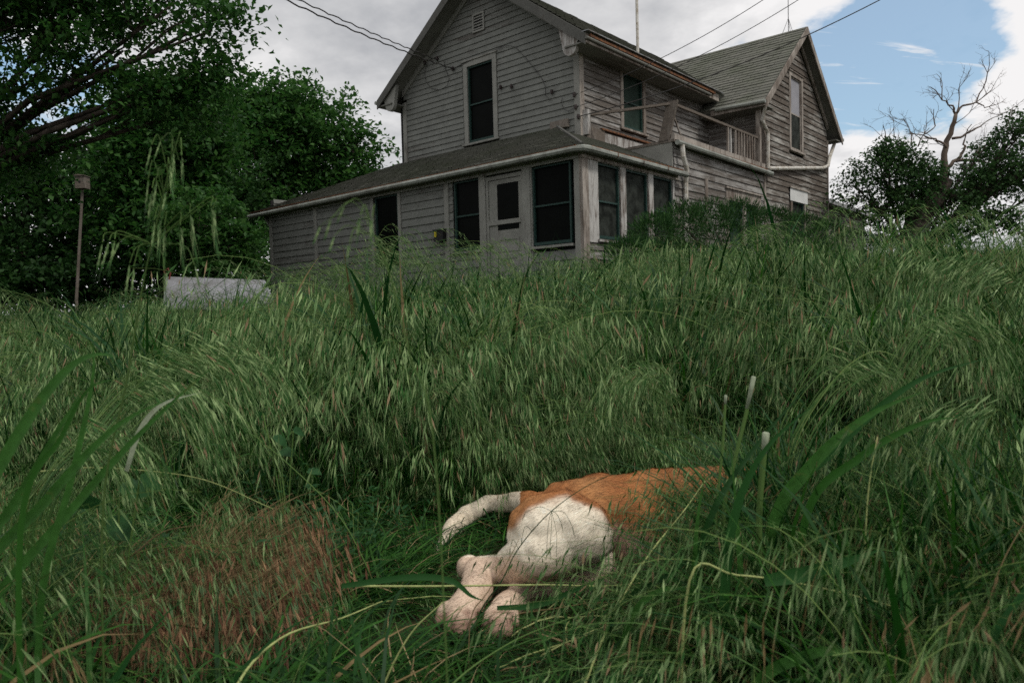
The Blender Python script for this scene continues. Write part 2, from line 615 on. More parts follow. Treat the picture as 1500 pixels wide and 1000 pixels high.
def board_row(name, plane, c, spans, zb, zt, mat, parent, jit=0.003):
    """one object per board; spans: (a0_bottom, a1_bottom, a0_top, a1_top)"""
    for (a0, a1, b0, b1) in spans:
        if a1 - a0 < 0.03:
            continue
        k = max(1, int((a1 - a0) / 0.9))
        V, Fc = [], []
        ph = random.random() * 9
        for i in range(k + 1):
            t = i / k
            ab, at_ = a0 + (a1 - a0) * t, b0 + (b1 - b0) * t
            w = jit * mnoise.noise((ab * 0.9 + ph, zb * 3, c))
            dz = 0.004 * mnoise.noise((ab * 0.7 + ph, zb * 5, c + 3))
            for (d, z, aa) in ((-0.003, zt, at_), (-0.027 + w, zb + dz, ab), (0.006, zb + dz, ab), (0.006, zt, at_)):
                V.append((c + d, aa, z) if plane == 'X' else (aa, c + d, z))
        for i in range(k):
            q = i * 4
            for j in range(4):
                Fc.append((q + j, q + (j + 1) % 4, q + 4 + (j + 1) % 4, q + 4 + j))
        Fc.append((0, 1, 2, 3)); Fc.append((k * 4 + 3, k * 4 + 2, k * 4 + 1, k * 4))
        if plane == 'Y':
            Fc = [tuple(reversed(x)) for x in Fc]
        link(name, mesh_data(name, V, Fc, mat), parent)


def clap_wall(wname, plane, c, a0, a1, z0, z1, exp, holes, mat, gable=None):
    """a wall sheathed in clapboards; gable = (centre, slope, apex z)"""
    t = 0.05
    zt = gable[2] if gable else z1
    wall = MB()
    d0, d1 = c + 0.10, c + 0.10 + t
    if gable:
        gc, gs, gz = gable
        prof = [(a0, z0), (a1, z0), (a1, min(z1, gz - gs * abs(a1 - gc))), (gc, gz), (a0, min(z1, gz - gs * abs(a0 - gc)))]
    else:
        prof = [(a0, z0), (a1, z0), (a1, z1), (a0, z1)]
    n = len(prof)
    V = [((d, a, z) if plane == 'X' else (a, d, z)) for d in (d0, d1) for a, z in prof]
    Fc = [tuple(range(n)), tuple(reversed(range(n, 2 * n)))] + [(i, i + n, (i + 1) % n + n, (i + 1) % n) for i in range(n)]
    wall.add(V, Fc)
    w = wall.build('wall', M['back'], house)
    z = z0
    while z < zt - 0.02:
        zb, zz = z, min(z + exp, zt)
        def lim(zv):
            if not gable or zv <= z1:
                return a0, a1
            h = max(0.0, (gable[2] - zv) / gable[1])
            return max(a0, gable[0] - h), min(a1, gable[0] + h)
        lb, lt = lim(zb), lim(zz)
        cuts = sorted([h for h in holes if h[2] < (zb + zz) / 2 < h[3]])
        spans, cur = [], None
        s, st = lb[0], lt[0]
        for h in cuts:
            if h[0] > s:
                spans.append((s, h[0], st, h[0]))
            s = st = h[1]
        if lb[1] > s:
            spans.append((s, lb[1], st, max(lt[1], st + 0.01)))
        # long runs are made of butted boards
        out = []
        for (p0, p1, q0, q1) in spans:
            if p1 - p0 > 3.6 and not (p0 != q0 or p1 != q1):
                k = p0 + random.uniform(0.3, 0.7) * (p1 - p0)
                out += [(p0, k - 0.003, q0, k - 0.003), (k + 0.003, p1, k + 0.003, q1)]
            else:
                out.append((p0, p1, q0, q1))
        board_row('clapboard', plane, c, out, zb + 0.001, zz + 0.012, mat, w)
        z += exp
    return w


def pbox(name, mat, plane, c, a0, a1, z0, z1, out=0.040, inn=0.03, parent=None):
    """a board fixed to the wall plane, proud by out, reaching inn behind it"""
    parent = parent or house
    if plane == 'X':
        return box_obj(name, mat, parent, c - out, c + inn, a0, a1, z0, z1)
    return box_obj(name, mat, parent, a0, a1, c - out, c + inn, z0, z1)


def window(plane, c, a0, a1, z0, z1, pane='glass', frame_mat='trim_front', sash_mat='green_paint', casing=0.11, mid=True, sill=True, cap=True, deep=0.05, pane2=None, label=None):
    """one window: casing boards, sash, panes, sill. a0..a1, z0..z1 is the sash opening"""
    wn = MB()
    def bx(p0, p1, q0, q1, o, i, mb):
        if plane == 'X': mb.box(c - o, c + i, p0, p1, q0, q1)
        else: mb.box(p0, p1, c - o, c + i, q0, q1)
    cs = casing
    if cs:
        bx(a0 - cs, a0, z0 - 0.02, z1, 0.034, 0.09, wn)
        bx(a1, a1 + cs, z0 - 0.02, z1, 0.034, 0.09, wn)
        bx(a0 - cs, a1 + cs, z1, z1 + cs, 0.036, 0.09, wn)
        w = wn.build('window', M[frame_mat], house)
    else:
        bx(a0, a1, z1, z1 + 0.05, 0.03, 0.09, wn)
        w = wn.build('window', M[frame_mat], house)
    if label: w['label'] = label
    s = MB()
    t = 0.035
    o, i = -0.0, 0.045
    bx(a0, a0 + t, z0, z1, o, i, s); bx(a1 - t, a1, z0, z1, o, i, s)
    bx(a0 + t, a1 - t, z1 - t, z1, o, i, s); bx(a0 + t, a1 - t, z0, z0 + t * 1.5, o, i, s)
    if mid:
        zm = (z0 + z1) / 2 - 0.02
        bx(a0 + t, a1 - t, zm, zm + 0.03, -0.008, i, s)
    s.build('sash', M[sash_mat], w)
    def pane_obj(q0, q1, mt, off):
        p = MB()
        bx(a0 + t * 0.5, a1 - t * 0.5, q0, q1, -deep + off, deep + 0.006 + off, p)
        return p.build('pane', M[mt], w)
    zm = (z0 + z1) / 2
    pane_obj(z0 + 0.01, zm - 0.002, pane2 or pane, -0.008)
    pane_obj(zm, z1 - 0.01, pane, 0.0)
    if sill:
        sm = MB()
        bx(a0 - cs - 0.05, a1 + cs + 0.05, z0 - 0.065, z0 - 0.022, 0.075, 0.05, sm)
        sm.build('sill', M[frame_mat], w)
    if cap and cs:
        cm = MB()
        bx(a0 - cs - 0.04, a1 + cs + 0.04, z1 + cs, z1 + cs + 0.03, 0.06, 0.05, cm)
        cm.build('drip_cap', M[frame_mat], w)
    return w


def corner_board(plane_pts, z0, z1, mat):
    for b in plane_pts:
        box_obj('corner_board', mat, house, *b, z0, z1)


# --- low front part (enclosed porch)
ZP = 2.56                       # underside of the porch eave
BIG = (7.43, 8.27, 1.15, 2.53)
DOOR = (8.48, 9.38)
LWIN = (9.55, 10.24, 1.20, 2.53)
OPEN = (11.92, 12.68, 0.95, 2.53)
holes = [(BIG[0] - 0.1, BIG[1] + 0.12, BIG[2] - 0.07, 3), (DOOR[0] - 0.19, DOOR[1] + 0.02, ZGND - 1, 3), (LWIN[0] - 0.16, LWIN[1] + 0.03, LWIN[2] - 0.07, 3), (OPEN[0] - 0.03, OPEN[1] + 0.02, OPEN[2], 3)]
y461 = hat(464, 340, 0, XF).y
y660 = hat(660, 300, 0, XF).y
clap_wall('front', 'X', XF, YS + 0.02, YL, ZGND, ZP, 0.158, holes + [(y461 - 0.06, y461 + 0.06, -1, 3), (10.38 - 0.0, 10.50, -1, 3)], M['clap_front'])
clap_wall('left_end', 'Y', YL + 0.0, XF + 0.1, XU + 2.0, ZGND, 3.0, 0.158, [], M['clap_front'])
pbox('vertical_trim', M['trim_front'], 'X', XF, y461 - 0.06, y461 + 0.06, ZGND, ZP)
pbox('vertical_trim', M['trim_front'], 'X', XF, 10.375, 10.495, ZGND, ZP)
pbox('vertical_trim', M['trim_front'], 'X', XF, OPEN[1] + 0.02, OPEN[1] + 0.11, ZGND, ZP)
pbox('vertical_trim', M['trim_front'], 'X', XF, OPEN[0] - 0.12, OPEN[0] - 0.03, ZGND, ZP)
pbox('vertical_trim', M['trim_front'], 'X', XF, YL - 0.09, YL + 0.02, ZGND, ZP)
pbox('vertical_trim', M['trim_front'], 'X', XF, DOOR[0] - 0.18, DOOR[0] - 0.005, ZGND, ZP, out=0.045)
pbox('vertical_trim', M['trim_front'], 'X', XF, DOOR[1] + 0.005, LWIN[0] - 0.005, ZGND, ZP, out=0.04)
pbox('frieze_board', M['trim_front'], 'X', XF, YS - 0.02, YL, ZP - 0.03, ZP + 0.13, out=0.055)
pbox('corner_board', M['trim_front'], 'X', XF, YS - 0.03, YS + 0.14, ZGND, ZP - 0.03, out=0.04)
window('X', XF, *BIG, casing=0.0, sill=True, mid=True)
window('X', XF, *LWIN, casing=0.0, sill=True, mid=True)
window('X', XF, *OPEN, casing=0.0, sill=False, mid=False, label='dark open window with no sash left')
# the outer casing of the big window
pbox('vertical_trim', M['trim_front'], 'X', XF, BIG[1] + 0.003, DOOR[0] - 0.185, ZGND, ZP, out=0.03)
# front door
dr = MB(); dr.box(XF + 0.0, XF + 0.045, DOOR[0] + 0.06, DOOR[1] - 0.06, 0.55, 2.42)
door = dr.build('door', M['trim_front'], house)
door['label'] = 'panelled front door with dark upper glass'
fr = MB()
fr.box(XF - 0.02, XF + 0.06, DOOR[0], DOOR[0] + 0.055, 0.45, 2.50)
fr.box(XF - 0.02, XF + 0.06, DOOR[1] - 0.055, DOOR[1], 0.45, 2.50)
fr.box(XF - 0.02, XF + 0.06, DOOR[0] + 0.055, DOOR[1] - 0.055, 2.43, 2.50)
fr.build('door_frame', M['trim_front'], door)
box_obj('glass', M['glass'], door, XF - 0.006, XF - 0.001, DOOR[0] + 0.12, DOOR[0] + 0.63, 1.50, 2.34)
box_obj('crossbar', M['trim_front'], door, XF - 0.03, XF - 0.008, DOOR[0] + 0.06, DOOR[1] - 0.06, 1.60, 1.68)
for (z0, z1) in ((1.10, 1.34), (0.66, 1.00)):
    fm = MB()
    for q in ((DOOR[0] + 0.12, DOOR[0] + 0.15, z0, z1), (DOOR[0] + 0.60, DOOR[0] + 0.63, z0, z1), (DOOR[0] + 0.15, DOOR[0] + 0.60, z0, z0 + 0.03), (DOOR[0] + 0.15, DOOR[0] + 0.60, z1 - 0.03, z1)):
        fm.box(XF - 0.012, XF - 0.001, *q)
    fm.build('door_panel', M['trim_front'], door)
kb = MB(); kb.tube([(XF - 0.06, DOOR[1] - 0.12, 1.22), (XF - 0.001, DOOR[1] - 0.12, 1.22)], [0.028, 0.02], 8)
kb.build('door_knob', M['black'], door)
box_obj('doorstep', M['concrete'], house, XF - 0.45, XF - 0.03, DOOR[0] - 0.1, DOOR[1] + 0.1, ZGND, 0.45)
# mailbox on the wall
my = hat(649, 330, 0, XF).y
mb = MB(); mb.box(XF - 0.14, XF - 0.022, my - 0.13, my + 0.13, 1.42, 1.62)
mb.box(XF - 0.16, XF - 0.022, my - 0.14, my + 0.14, 1.62, 1.65)
mbx = mb.build('mailbox', M['black'])
mbx.parent = house
for s_ in (-0.08, 0.08):
    hk = MB(); hk.tube([(XF - 0.08, my + s_, 1.42), (XF - 0.10, my + s_, 1.34), (XF - 0.15, my + s_, 1.33), (XF - 0.17, my + s_, 1.38)], 0.008, 5)
    hk.build('paper_hook', M['black'], mbx)
box_obj('tag', M['yellow'], mbx, XF - 0.165, XF - 0.141, my + 0.05, my + 0.09, 1.50, 1.60)

# --- porch side with its three screened windows
XP2 = 13.30
yw = [(10.62, 11.28), (11.42, 12.14), (12.30, 13.02)]
xs = [hat(p, 300, 1, YS).x for p in (875, 907, 915.5, 948, 955.5, 984)]
yw = [(xs[0], xs[1]), (xs[2], xs[3]), (xs[4], xs[5])]
clap_wall('porch_side', 'Y', YS, XF + 0.1, XP2, ZGND, ZP, 0.158, [(xs[0] - 0.10, xs[5] + 0.10, 1.12, 3)], M['clap_side'])
pbox('corner_board', M['trim_side'], 'Y', YS, XF - 0.04, XF + 0.13, ZGND, ZP - 0.03, out=0.04)
pbox('corner_board', M['trim_white'], 'Y', YS, XF + 0.132, xs[0] - 0.003, 1.14, ZP - 0.03, out=0.03)
pbox('frieze_board', M['trim_side'], 'Y', YS, XF - 0.06, XP2 + 0.1, ZP - 0.03, ZP + 0.13, out=0.055)
for i, (a, b) in enumerate(yw):
    w = window('Y', YS, a, b, 1.22, ZP - 0.04, pane='glass_side', frame_mat='trim_white', casing=0.0, sill=(i == 0), mid=(i != 1))
    if i == 0: w['label'] = 'screened window with its lower corner torn'
for a, b in ((xs[1], xs[2]), (xs[3], xs[4]), (xs[5], xs[5] + 0.07)):
    pbox('mullion', M['trim_white'], 'Y', YS, a + 0.003, b - 0.003, 1.14, ZP - 0.032, out=0.035, inn=0.06)

# --- rear lower room below the balcony, and the wing gable
XW0, XW1 = 17.90, 22.52
ZB = 3.28
c15, c17 = 15.65, 17.60
clap_wall('rear_room', 'Y', YS, XP2 + 0.02, XW0 - 0.1, ZGND, ZB - 0.02, 0.155,
          [(14.62, 14.74, -1, 2.72), (c15, c17, -1, 2.62)], M['clap_side'])
pbox('vertical_trim', M['trim_side'], 'Y', YS, 14.622, 14.738, ZGND, 2.72)
pbox('window_header', M['trim_side'], 'Y', YS, c15 + 0.002, c17 - 0.002, 2.40, 2.62, out=0.03)
pbox('drip_cap', M['trim_side'], 'Y', YS, c15 - 0.05, c17 + 0.05, 2.622, 2.66, out=0.07)
for a, b in ((15.80, 16.55), (16.72, 17.38)):
    w = window('Y', YS, a, b, 1.40, 2.38, pane='screen_green', frame_mat='trim_side', casing=0.0, sill=False)
for a, b in ((c15 + 0.002, 15.797), (16.553, 16.717), (17.383, c17 - 0.002)):
    pbox('mullion', M['trim_side'], 'Y', YS, a, b, ZGND, 2.398, out=0.032)
clap_wall('rear_below', 'Y', YS + 0.02, c15, c17, ZGND, 1.38, 0.155, [], M['clap_side'])
pbox('corner_board', M['trim_side'], 'Y', YS, XW0 - 0.098, XW0 + 0.002, ZGND, ZB)
GC, GS, GZT = 20.2, 0.858, 7.16
clap_wall('wing_gable', 'Y', YS, XW0 + 0.005, XW1, ZGND, 4.72, 0.150,
          [(19.55, 20.55, 4.00, 6.12), (19.47, 20.82, -1, 3.10)], M['clap_wing'], gable=(GC, 0.86, 6.95))
pbox('corner_board', M['trim_side'], 'Y', YS, XW1, XW1 + 0.07, ZGND, 4.75, out=0.04)
window('Y', YS, 19.66, 20.44, 4.10, 6.00, pane='glass_pale', pane2='glass_side', frame_mat='trim_side', sash_mat='trim_side', casing=0.11, deep=0.02,
       label='tall gable window with a pale blind in its upper half')
window('Y', YS, 19.70, 20.58, 1.2, 2.72, pane='glass_side', frame_mat='trim_side', casing=0.12, cap=False, sill=False)
hb = MB(); hb.box(19.50, 20.80, YS - 0.045, YS - 0.037, 2.722, 3.05)
hb.build('header_board', plain_mat('white_board', (0.62, 0.63, 0.62), 0.7, 0.12, 3), house)
pbox('drip_cap', M['trim_side'], 'Y', YS, 19.44, 20.86, 3.052, 3.09, out=0.075)
# wing wall that faces the balcony
clap_wall('wing_side', 'X', XW0, YS, 12.0, ZB - 0.1, 4.85, 0.155, [], M['clap_side'])
pbox('corner_board', M['trim_side'], 'X', XW0, YS - 0.03, YS + 0.12, ZB, 4.80, out=0.035)

# --- upper storey
MS, MY, MZ = 0.728, 11.30, 7.56     # slope, ridge Y, ridge top Z
FWH = [(10.83, 11.90, 3.74, 5.68)]
VENT = (hat(715, 30, 0, XU).y, hat(695, 30, 0, XU).y)
clap_wall('upper_front', 'X', XU, YU + 0.02, YU2, 2.95, 5.15, 0.1285, FWH + [(YU, YU + 0.11, 2, 5.2), (YU2 - 0.1, YU2, 2, 5.2)], M['clap_front'],
          gable=(MY, 0.728, 7.32))
pbox('corner_board', M['trim_front'], 'X', XU, YU - 0.035, YU + 0.105, 3.0, 5.2)
pbox('corner_board', M['trim_front'], 'X', XU, YU2 - 0.098, YU2 + 0.03, 3.0, 5.2)
window('X', XU, 10.97, 11.75, 3.86, 5.56, pane='glass', frame_mat='trim_front', casing=0.12)
clap_wall('upper_side', 'Y', YU, XU + 0.01, 19.0, 3.3, 5.22, 0.130, [(13.68, 14.75, 3.85, 5.3)], M['clap_side'])
pbox('corner_board', M['trim_side'], 'Y', YU, XU - 0.035, XU + 0.11, 3.3, 5.22)
window('Y', YU, 13.80, 14.62, 3.93, 5.10, pane='screen_green', frame_mat='trim_side', casing=0.11, cap=False)
clap_wall('upper_far_side', 'Y', YU2, XU, 19.0, 3.3, 5.2, 0.26, [], M['clap_front'])
# gable louvre
lv = MB()
vy0, vy1, vz0, vz1 = 11.16, 11.52, 6.25, 6.66
for b in ((vy0, vy0 + .04, vz0, vz1), (vy1 - .04, vy1, vz0, vz1), (vy0 + .04, vy1 - .04, vz1 - .04, vz1), (vy0 + .04, vy1 - .04, vz0, vz0 + .04)):
    lv.box(XU - 0.05, XU - 0.022, *b)
vent = lv.build('gable_vent', M['trim_front'], house)
box_obj('vent_back', M['back'], vent, XU - 0.0235, XU - 0.0225, vy0 + .04, vy1 - .04, vz0 + .04, vz1 - .04)
for i in range(5):
    z = vz0 + 0.06 + i * 0.062
    sl = MB()
    sl.hexa([(XU - .047, vy0 + .04, z), (XU - .047, vy1 - .04, z), (XU - .027, vy1 - .04, z + .026), (XU - .027, vy0 + .04, z + .026),
             (XU - .047, vy0 + .04, z + .008), (XU - .047, vy1 - .04, z + .008), (XU - .027, vy1 - .04, z + .034), (XU - .027, vy0 + .04, z + .034)])
    sl.build('slat', M['trim_front'], vent)


# --- roofs
def roof_slab(name, p00, p10, p11, p01, th, mat_under, course=0.14, label=None, parent=None, tab=0.30, clip=None):
    """p00-p10 is the eave edge, p01-p11 the ridge edge. A deck with shingle courses lying on it."""
    p00, p10, p11, p01 = map(Vector, (p00, p10, p11, p01))
    nrm = (p10 - p00).cross(p01 - p00).normalized()
    if nrm.z < 0: nrm = -nrm
    m = MB()
    d = nrm * th
    m.hexa([p00 - d, p10 - d, p11 - d, p01 - d, p00, p10, p11, p01])
    deck = m.build(name, mat_under, parent or house)
    if label: deck['label'] = label
    s = MB()
    slope_len = (p01 - p00).length
    nc = max(2, int(max(slope_len, (p11 - p10).length) / course))
    for r in range(nc):
        t0, t1 = r / nc, min(1.0, (r + 1.25) / nc)
        a0, a1 = p00.lerp(p01, t0), p10.lerp(p11, t0)
        b0, b1 = p00.lerp(p01, t1), p10.lerp(p11, t1)
        L_ = (a1 - a0).length
        if L_ < 0.05: continue
        nt_ = max(1, int(L_ / tab))
        off = (r % 2) * 0.5
        cuts = [0.0] + [min(1, (i + off + random.uniform(-.06, .06)) / nt_) for i in range(1, nt_)] + [1.0]
        for i in range(len(cuts) - 1):
            if cuts[i + 1] - cuts[i] < 1e-3: continue
            g = 0.004 / L_
            c0, c1 = cuts[i] + g, cuts[i + 1] - g
            lift = nrm * (0.022 + random.uniform(0, 0.012))
            sag = (a0 - b0).normalized() * random.uniform(-0.008, 0.014)
            q0, q1 = a0.lerp(a1, c0) + sag, a0.lerp(a1, c1) + sag
            q2, q3 = b0.lerp(b1, c1), b0.lerp(b1, c0)
            lo = nrm * 0.004
            s.add([q0 + lo, q1 + lo, q0 + lift, q1 + lift, q2 + lo * 2, q3 + lo * 2], [(0, 1, 3, 2), (2, 3, 4, 5)])
    so = s.build('shingles', M['shingle'], deck)
    so['kind'] = 'stuff'
    return deck


XR0, XR1 = XU - 0.45, 20.0
ez = MZ - MS * 3.13
roof_slab('roof', (XR1, MY - 3.13, ez), (XR0, MY - 3.13, ez), (XR0, MY, MZ), (XR1, MY, MZ), 0.10, M['soffit'])
roof_slab('roof', (XR0, MY + 3.13, ez), (XR1, MY + 3.13, ez), (XR1, MY, MZ), (XR0, MY, MZ), 0.10, M['soffit'])
# rake boards on the front gable
for s_ in (-1, 1):
    m = MB()
    y0, y1 = MY + s_ * 3.13, MY
    m.hexa([(XR0 - 0.03, y0, ez - 0.22), (XR0 - 0.002, y0, ez - 0.22), (XR0 - 0.002, y1, MZ - 0.22), (XR0 - 0.03, y1, MZ - 0.22),
            (XR0 - 0.03, y0, ez - 0.01), (XR0 - 0.002, y0, ez - 0.01), (XR0 - 0.002, y1, MZ - 0.01), (XR0 - 0.03, y1, MZ - 0.01)])
    m.build('rake_board', M['fascia'], house)
    m = MB()          # bed mould against the gable wall
    y0 = MY + s_ * 2.66
    zz = MZ - MS * 2.66
    m.hexa([(XU - 0.06, y0, zz - 0.27), (XU - 0.022, y0, zz - 0.27), (XU - 0.022, y1, MZ - 0.27), (XU - 0.06, y1, MZ - 0.27),
            (XU - 0.06, y0, zz - 0.13), (XU - 0.022, y0, zz - 0.13), (XU - 0.022, y1, MZ - 0.13), (XU - 0.06, y1, MZ - 0.13)])
    m.build('rake_trim', M['trim_front'], house)
# eave soffits and fascia of the main roof
for s_, x1 in ((-1, 17.5), (1, 19.0)):
    ye, ywl = MY + s_ * 3.10, MY + s_ * 2.62
    box_obj('soffit', M['soffit'], house, XR0 + 0.01, x1, min(ye, ywl), max(ye, ywl), ez - 0.17, ez - 0.14)
    box_obj('fascia', M['trim_side'], house, XR0 + 0.005, x1, min(ye, ye + s_ * 0.03), max(ye, ye + s_ * 0.03), ez - 0.18, ez - 0.01)
m = MB(); m.tube([(XR0 - 0.02, MY - 3.16, ez - 0.10), (17.0, MY - 3.16, ez - 0.12)], 0.03, 8)
m.build('gutter', M['soffit'], house)
m = MB(); m.tube([(XR0 - 0.02, MY + 3.19, ez - 0.05), (19.0, MY + 3.19, ez - 0.07)], 0.045, 8)
m.build('gutter', M['gutter'], house)
m = MB(); m.box(XR0 - 0.03, 17.6, MY - 3.22, MY - 3.05, ez + 0.018, ez + 0.034)
m.build('tin_edge', M['tin'], house)
m = MB(); m.box(XR0 + 0.1, 17.2, MY - 3.185, MY - 3.135, ez - 0.065, ez - 0.012)
m.build('rust_strip', M['rust'], house)
# scroll brackets at the gable feet
def bracket(y, s_):
    pts = []
    for k in range(15):
        a = math.pi * (1.0 + k / 14)
        pts.append((0.17 * math.cos(a), -0.17 + 0.19 * math.sin(a)))
    prof = [(-0.26, 0.22)] + pts + [(0.26, -0.02)]
    V = [(x, y + s_ * p[0], ez + 0.03 + p[1]) for x in (XR0 + 0.04, XR0 + 0.13) for p in prof]
    n = len(prof)
    mm = MB()
    mm.add(V, [tuple(range(n)), tuple(reversed(range(n, 2 * n)))] + [(i, i + n, (i + 1) % n + n, (i + 1) % n) for i in range(n)])
    mm.build('scroll_bracket', M['trim_white'] if s_ < 0 else M['trim_front'], house)
bracket(MY - 2.72, -1)
bracket(MY + 2.72, 1)

# wing roof
XE0, XE1, YE = 17.32, 23.08, 6.92
wz = 4.86
WZ = wz + 0.858 * (GC - XE0)
roof_slab('roof', (XE0, YE, wz), (XE0, 12.0, wz), (GC, 12.0, WZ), (GC, YE, WZ), 0.09, M['soffit'], course=0.15)
roof_slab('roof', (XE1, 12.0, wz), (XE1, YE, wz), (GC, YE, WZ), (GC, 12.0, WZ), 0.09, M['soffit'], course=0.15)
for x0 in (XE0, XE1):
    m = MB()
    m.hexa([(x0, YE - 0.03, wz - 0.20), (GC, YE - 0.03, WZ - 0.20), (GC, YE - 0.002, WZ - 0.20), (x0, YE - 0.002, wz - 0.20),
            (x0, YE - 0.03, wz + 0.00), (GC, YE - 0.03, WZ + 0.00), (GC, YE - 0.002, WZ + 0.00), (x0, YE - 0.002, wz + 0.00)])
    m.build('rake_board', M['trim_side'], house)
    m = MB()
    xw = XW0 if x0 < GC else XW1
    zz = WZ - 0.858 * abs(GC - xw)
    m.hexa([(xw, YS - 0.07, zz - 0.28), (GC, YS - 0.07, WZ - 0.28), (GC, YS - 0.024, WZ - 0.28), (xw, YS - 0.024, zz - 0.28),
            (xw, YS - 0.07, zz - 0.12), (GC, YS - 0.07, WZ - 0.12), (GC, YS - 0.024, WZ - 0.12), (xw, YS - 0.024, zz - 0.12)])
    m.build('rake_trim', M['trim_side'], house)
box_obj('soffit', M['soffit'], house, XE0 + 0.03, XW0 - 0.03, YE + 0.01, 8.6, wz - 0.13, wz - 0.10)
box_obj('fascia', M['trim_side'], house, XE0 - 0.02, XE0 + 0.02, YE, 8.3, wz - 0.14, wz - 0.02)
box_obj('soffit', M['soffit'], house, XW1 + 0.07, XE1 - 0.02, YE + 0.01, 12.0, wz - 0.13, wz - 0.10)
m = MB(); m.tube([(XE0 - 0.06, YE - 0.03, wz - 0.05), (XE0 - 0.06, 8.15, wz - 0.02)], 0.05, 8)
m.build('gutter', M['gutter'], house)
m = MB(); m.tube([(XE1 + 0.06, YE - 0.03, wz - 0.05), (XE1 + 0.06, 12.0, wz - 0.02)], 0.05, 8)
m.build('gutter', M['gutter'], house)

# porch roof: front slope hipped at both ends, side slope
ZG = 2.70
XG, YG, YG2 = XF - 0.16, YS - 0.14, 17.55
sl = 0.475
HX = XU + 0.05
hz = ZG + sl * (HX - XG)
HY0 = YG + (HX - XG)
roof_slab('porch_roof', (XG, YG2, ZG), (XG, YG, ZG), (HX, HY0, hz), (HX, 14.25, hz), 0.06, M['soffit'], course=0.13)
XPE = 13.30
sz = ZG + sl * (YU + 0.02 - YG)
roof_slab('porch_roof', (XG, YG, ZG), (XPE + 0.1, YG, ZG), (XPE + 0.1, YU + 0.0, sz), (XG + (YU - YG), YU + 0.0, sz), 0.06, M['soffit'], course=0.13)
roof_slab('porch_roof', (HX + 1.5, YG2, ZG), (XG, YG2, ZG), (HX, 14.25, hz), (HX + 1.5, 14.25, hz), 0.06, M['soffit'], course=0.13)
# little hip piece between the house corner and the hip line
m = MB()
a = Vector((XG + (YU - YG), YU, sz)); b = Vector((HX, HY0, hz)); c_ = Vector((HX, YU - 0.0, sz)); dz = Vector((0, 0, -0.05))
m.add([a, c_, b, a + dz, c_ + dz, b + dz], [(0, 1, 2), (5, 4, 3), (0, 3, 4, 1), (1, 4, 5, 2), (2, 5, 3, 0)])
m.build('hip_flashing', M['shingle'], house)
m = MB(); m.tube([(XG + 0.02, YG + 0.02, ZG + 0.035), (HX - 0.05, HY0 - 0.05, hz + 0.03)], 0.025, 6)
m.build('hip_ridge', M['fascia'], house)
# porch gutters
gp = [(XG - 0.05, YG2, ZG - 0.085), (XG - 0.05, 12, ZG - 0.055), (XG - 0.05, YG + 0.12, ZG - 0.05), (XG + 0.0, YG - 0.02, ZG - 0.05), (XG + 0.12, YG - 0.05, ZG - 0.05), (XPE + 0.2, YG - 0.05, ZG - 0.07)]
m = MB(); m.tube(gp, 0.055, 8)
m.build('gutter', M['gutter'], house)
m = MB(); m.box(XG - 0.075, XG + 0.004, YG + 0.1, YG2, ZG - 0.012, ZG + 0.008)
m.build('rust_strip', M['rust'], house)
m = MB(); m.box(XG + 0.15, XPE, YG - 0.075, YG + 0.004, ZG - 0.014, ZG + 0.006)
m.build('rust_strip', M['rust'], house)
for x in (10.9, 11.75, 12.65):
    m = MB(); m.tube([(x, YG - 0.11, ZG - 0.0), (x, YG - 0.115, ZG - 0.08), (x, YG - 0.05, ZG - 0.11)], 0.007, 5)
    m.build('gutter_strap', M['rust'], house)
box_obj('porch_soffit', M['soffit'], house, XG, XF - 0.055, YG, YG2 - 0.3, ZG - 0.10, ZG - 0.08)
box_obj('porch_soffit', M['soffit'], house, XF, XPE, YG, YS - 0.055, ZG - 0.10, ZG - 0.08)

# --- balcony on the flat roof of the rear room
XB = 13.26
m = MB()      # end panel above the porch roof
m.hexa([(XB, YS, 2.74), (XB + 0.03, YS, 2.74), (XB + 0.03, 8.62, 3.2), (XB, 8.62, 3.2), (XB, YS, ZB), (XB + 0.03, YS, ZB), (XB + 0.03, 8.62, ZB + 0.02), (XB, 8.62, ZB + 0.02)])
m.build('end_panel', M['trim_front'], house)
box_obj('balcony_deck', M['wood_grey'], house, XB - 0.02, XW0 - 0.02, YS - 0.06, YU - 0.03, ZB, ZB + 0.05)
box_obj('balcony_curb', M['trim_side'], house, XB + 0.02, XW0 - 0.06, YS - 0.05, YS + 0.03, ZB + 0.052, ZB + 0.16)
box_obj('rust_strip', M['rust'], house, XB + 0.02, XW0 - 0.05, YS - 0.105, YS - 0.065, ZB - 0.02, ZB + 0.035)
m = MB(); m.tube([(XB - 0.02, YS - 0.13, ZB - 0.03), (XW0 + 0.15, YS - 0.13, ZB - 0.06)], 0.055, 8)
m.build('gutter', M['gutter'], house)
# base board and flashing at the foot of the upper side wall
box_obj('ledge', M['rust'], house, 12.85, 14.95, YU - 0.10, YU - 0.03, 3.70, 3.735)
box_obj('base_board', M['trim_white'], house, 13.0, 14.6, YU - 0.065, YU - 0.03, 3.40, 3.66)
box_obj('flashing', M['wood_grey'], house, 12.32, 12.98, YU - 0.075, YU - 0.03, 3.46, 3.70)
box_obj('flashing', M['wood_grey'], house, 12.1, 12.17, 8.9, 9.35, 3.70, 3.86)
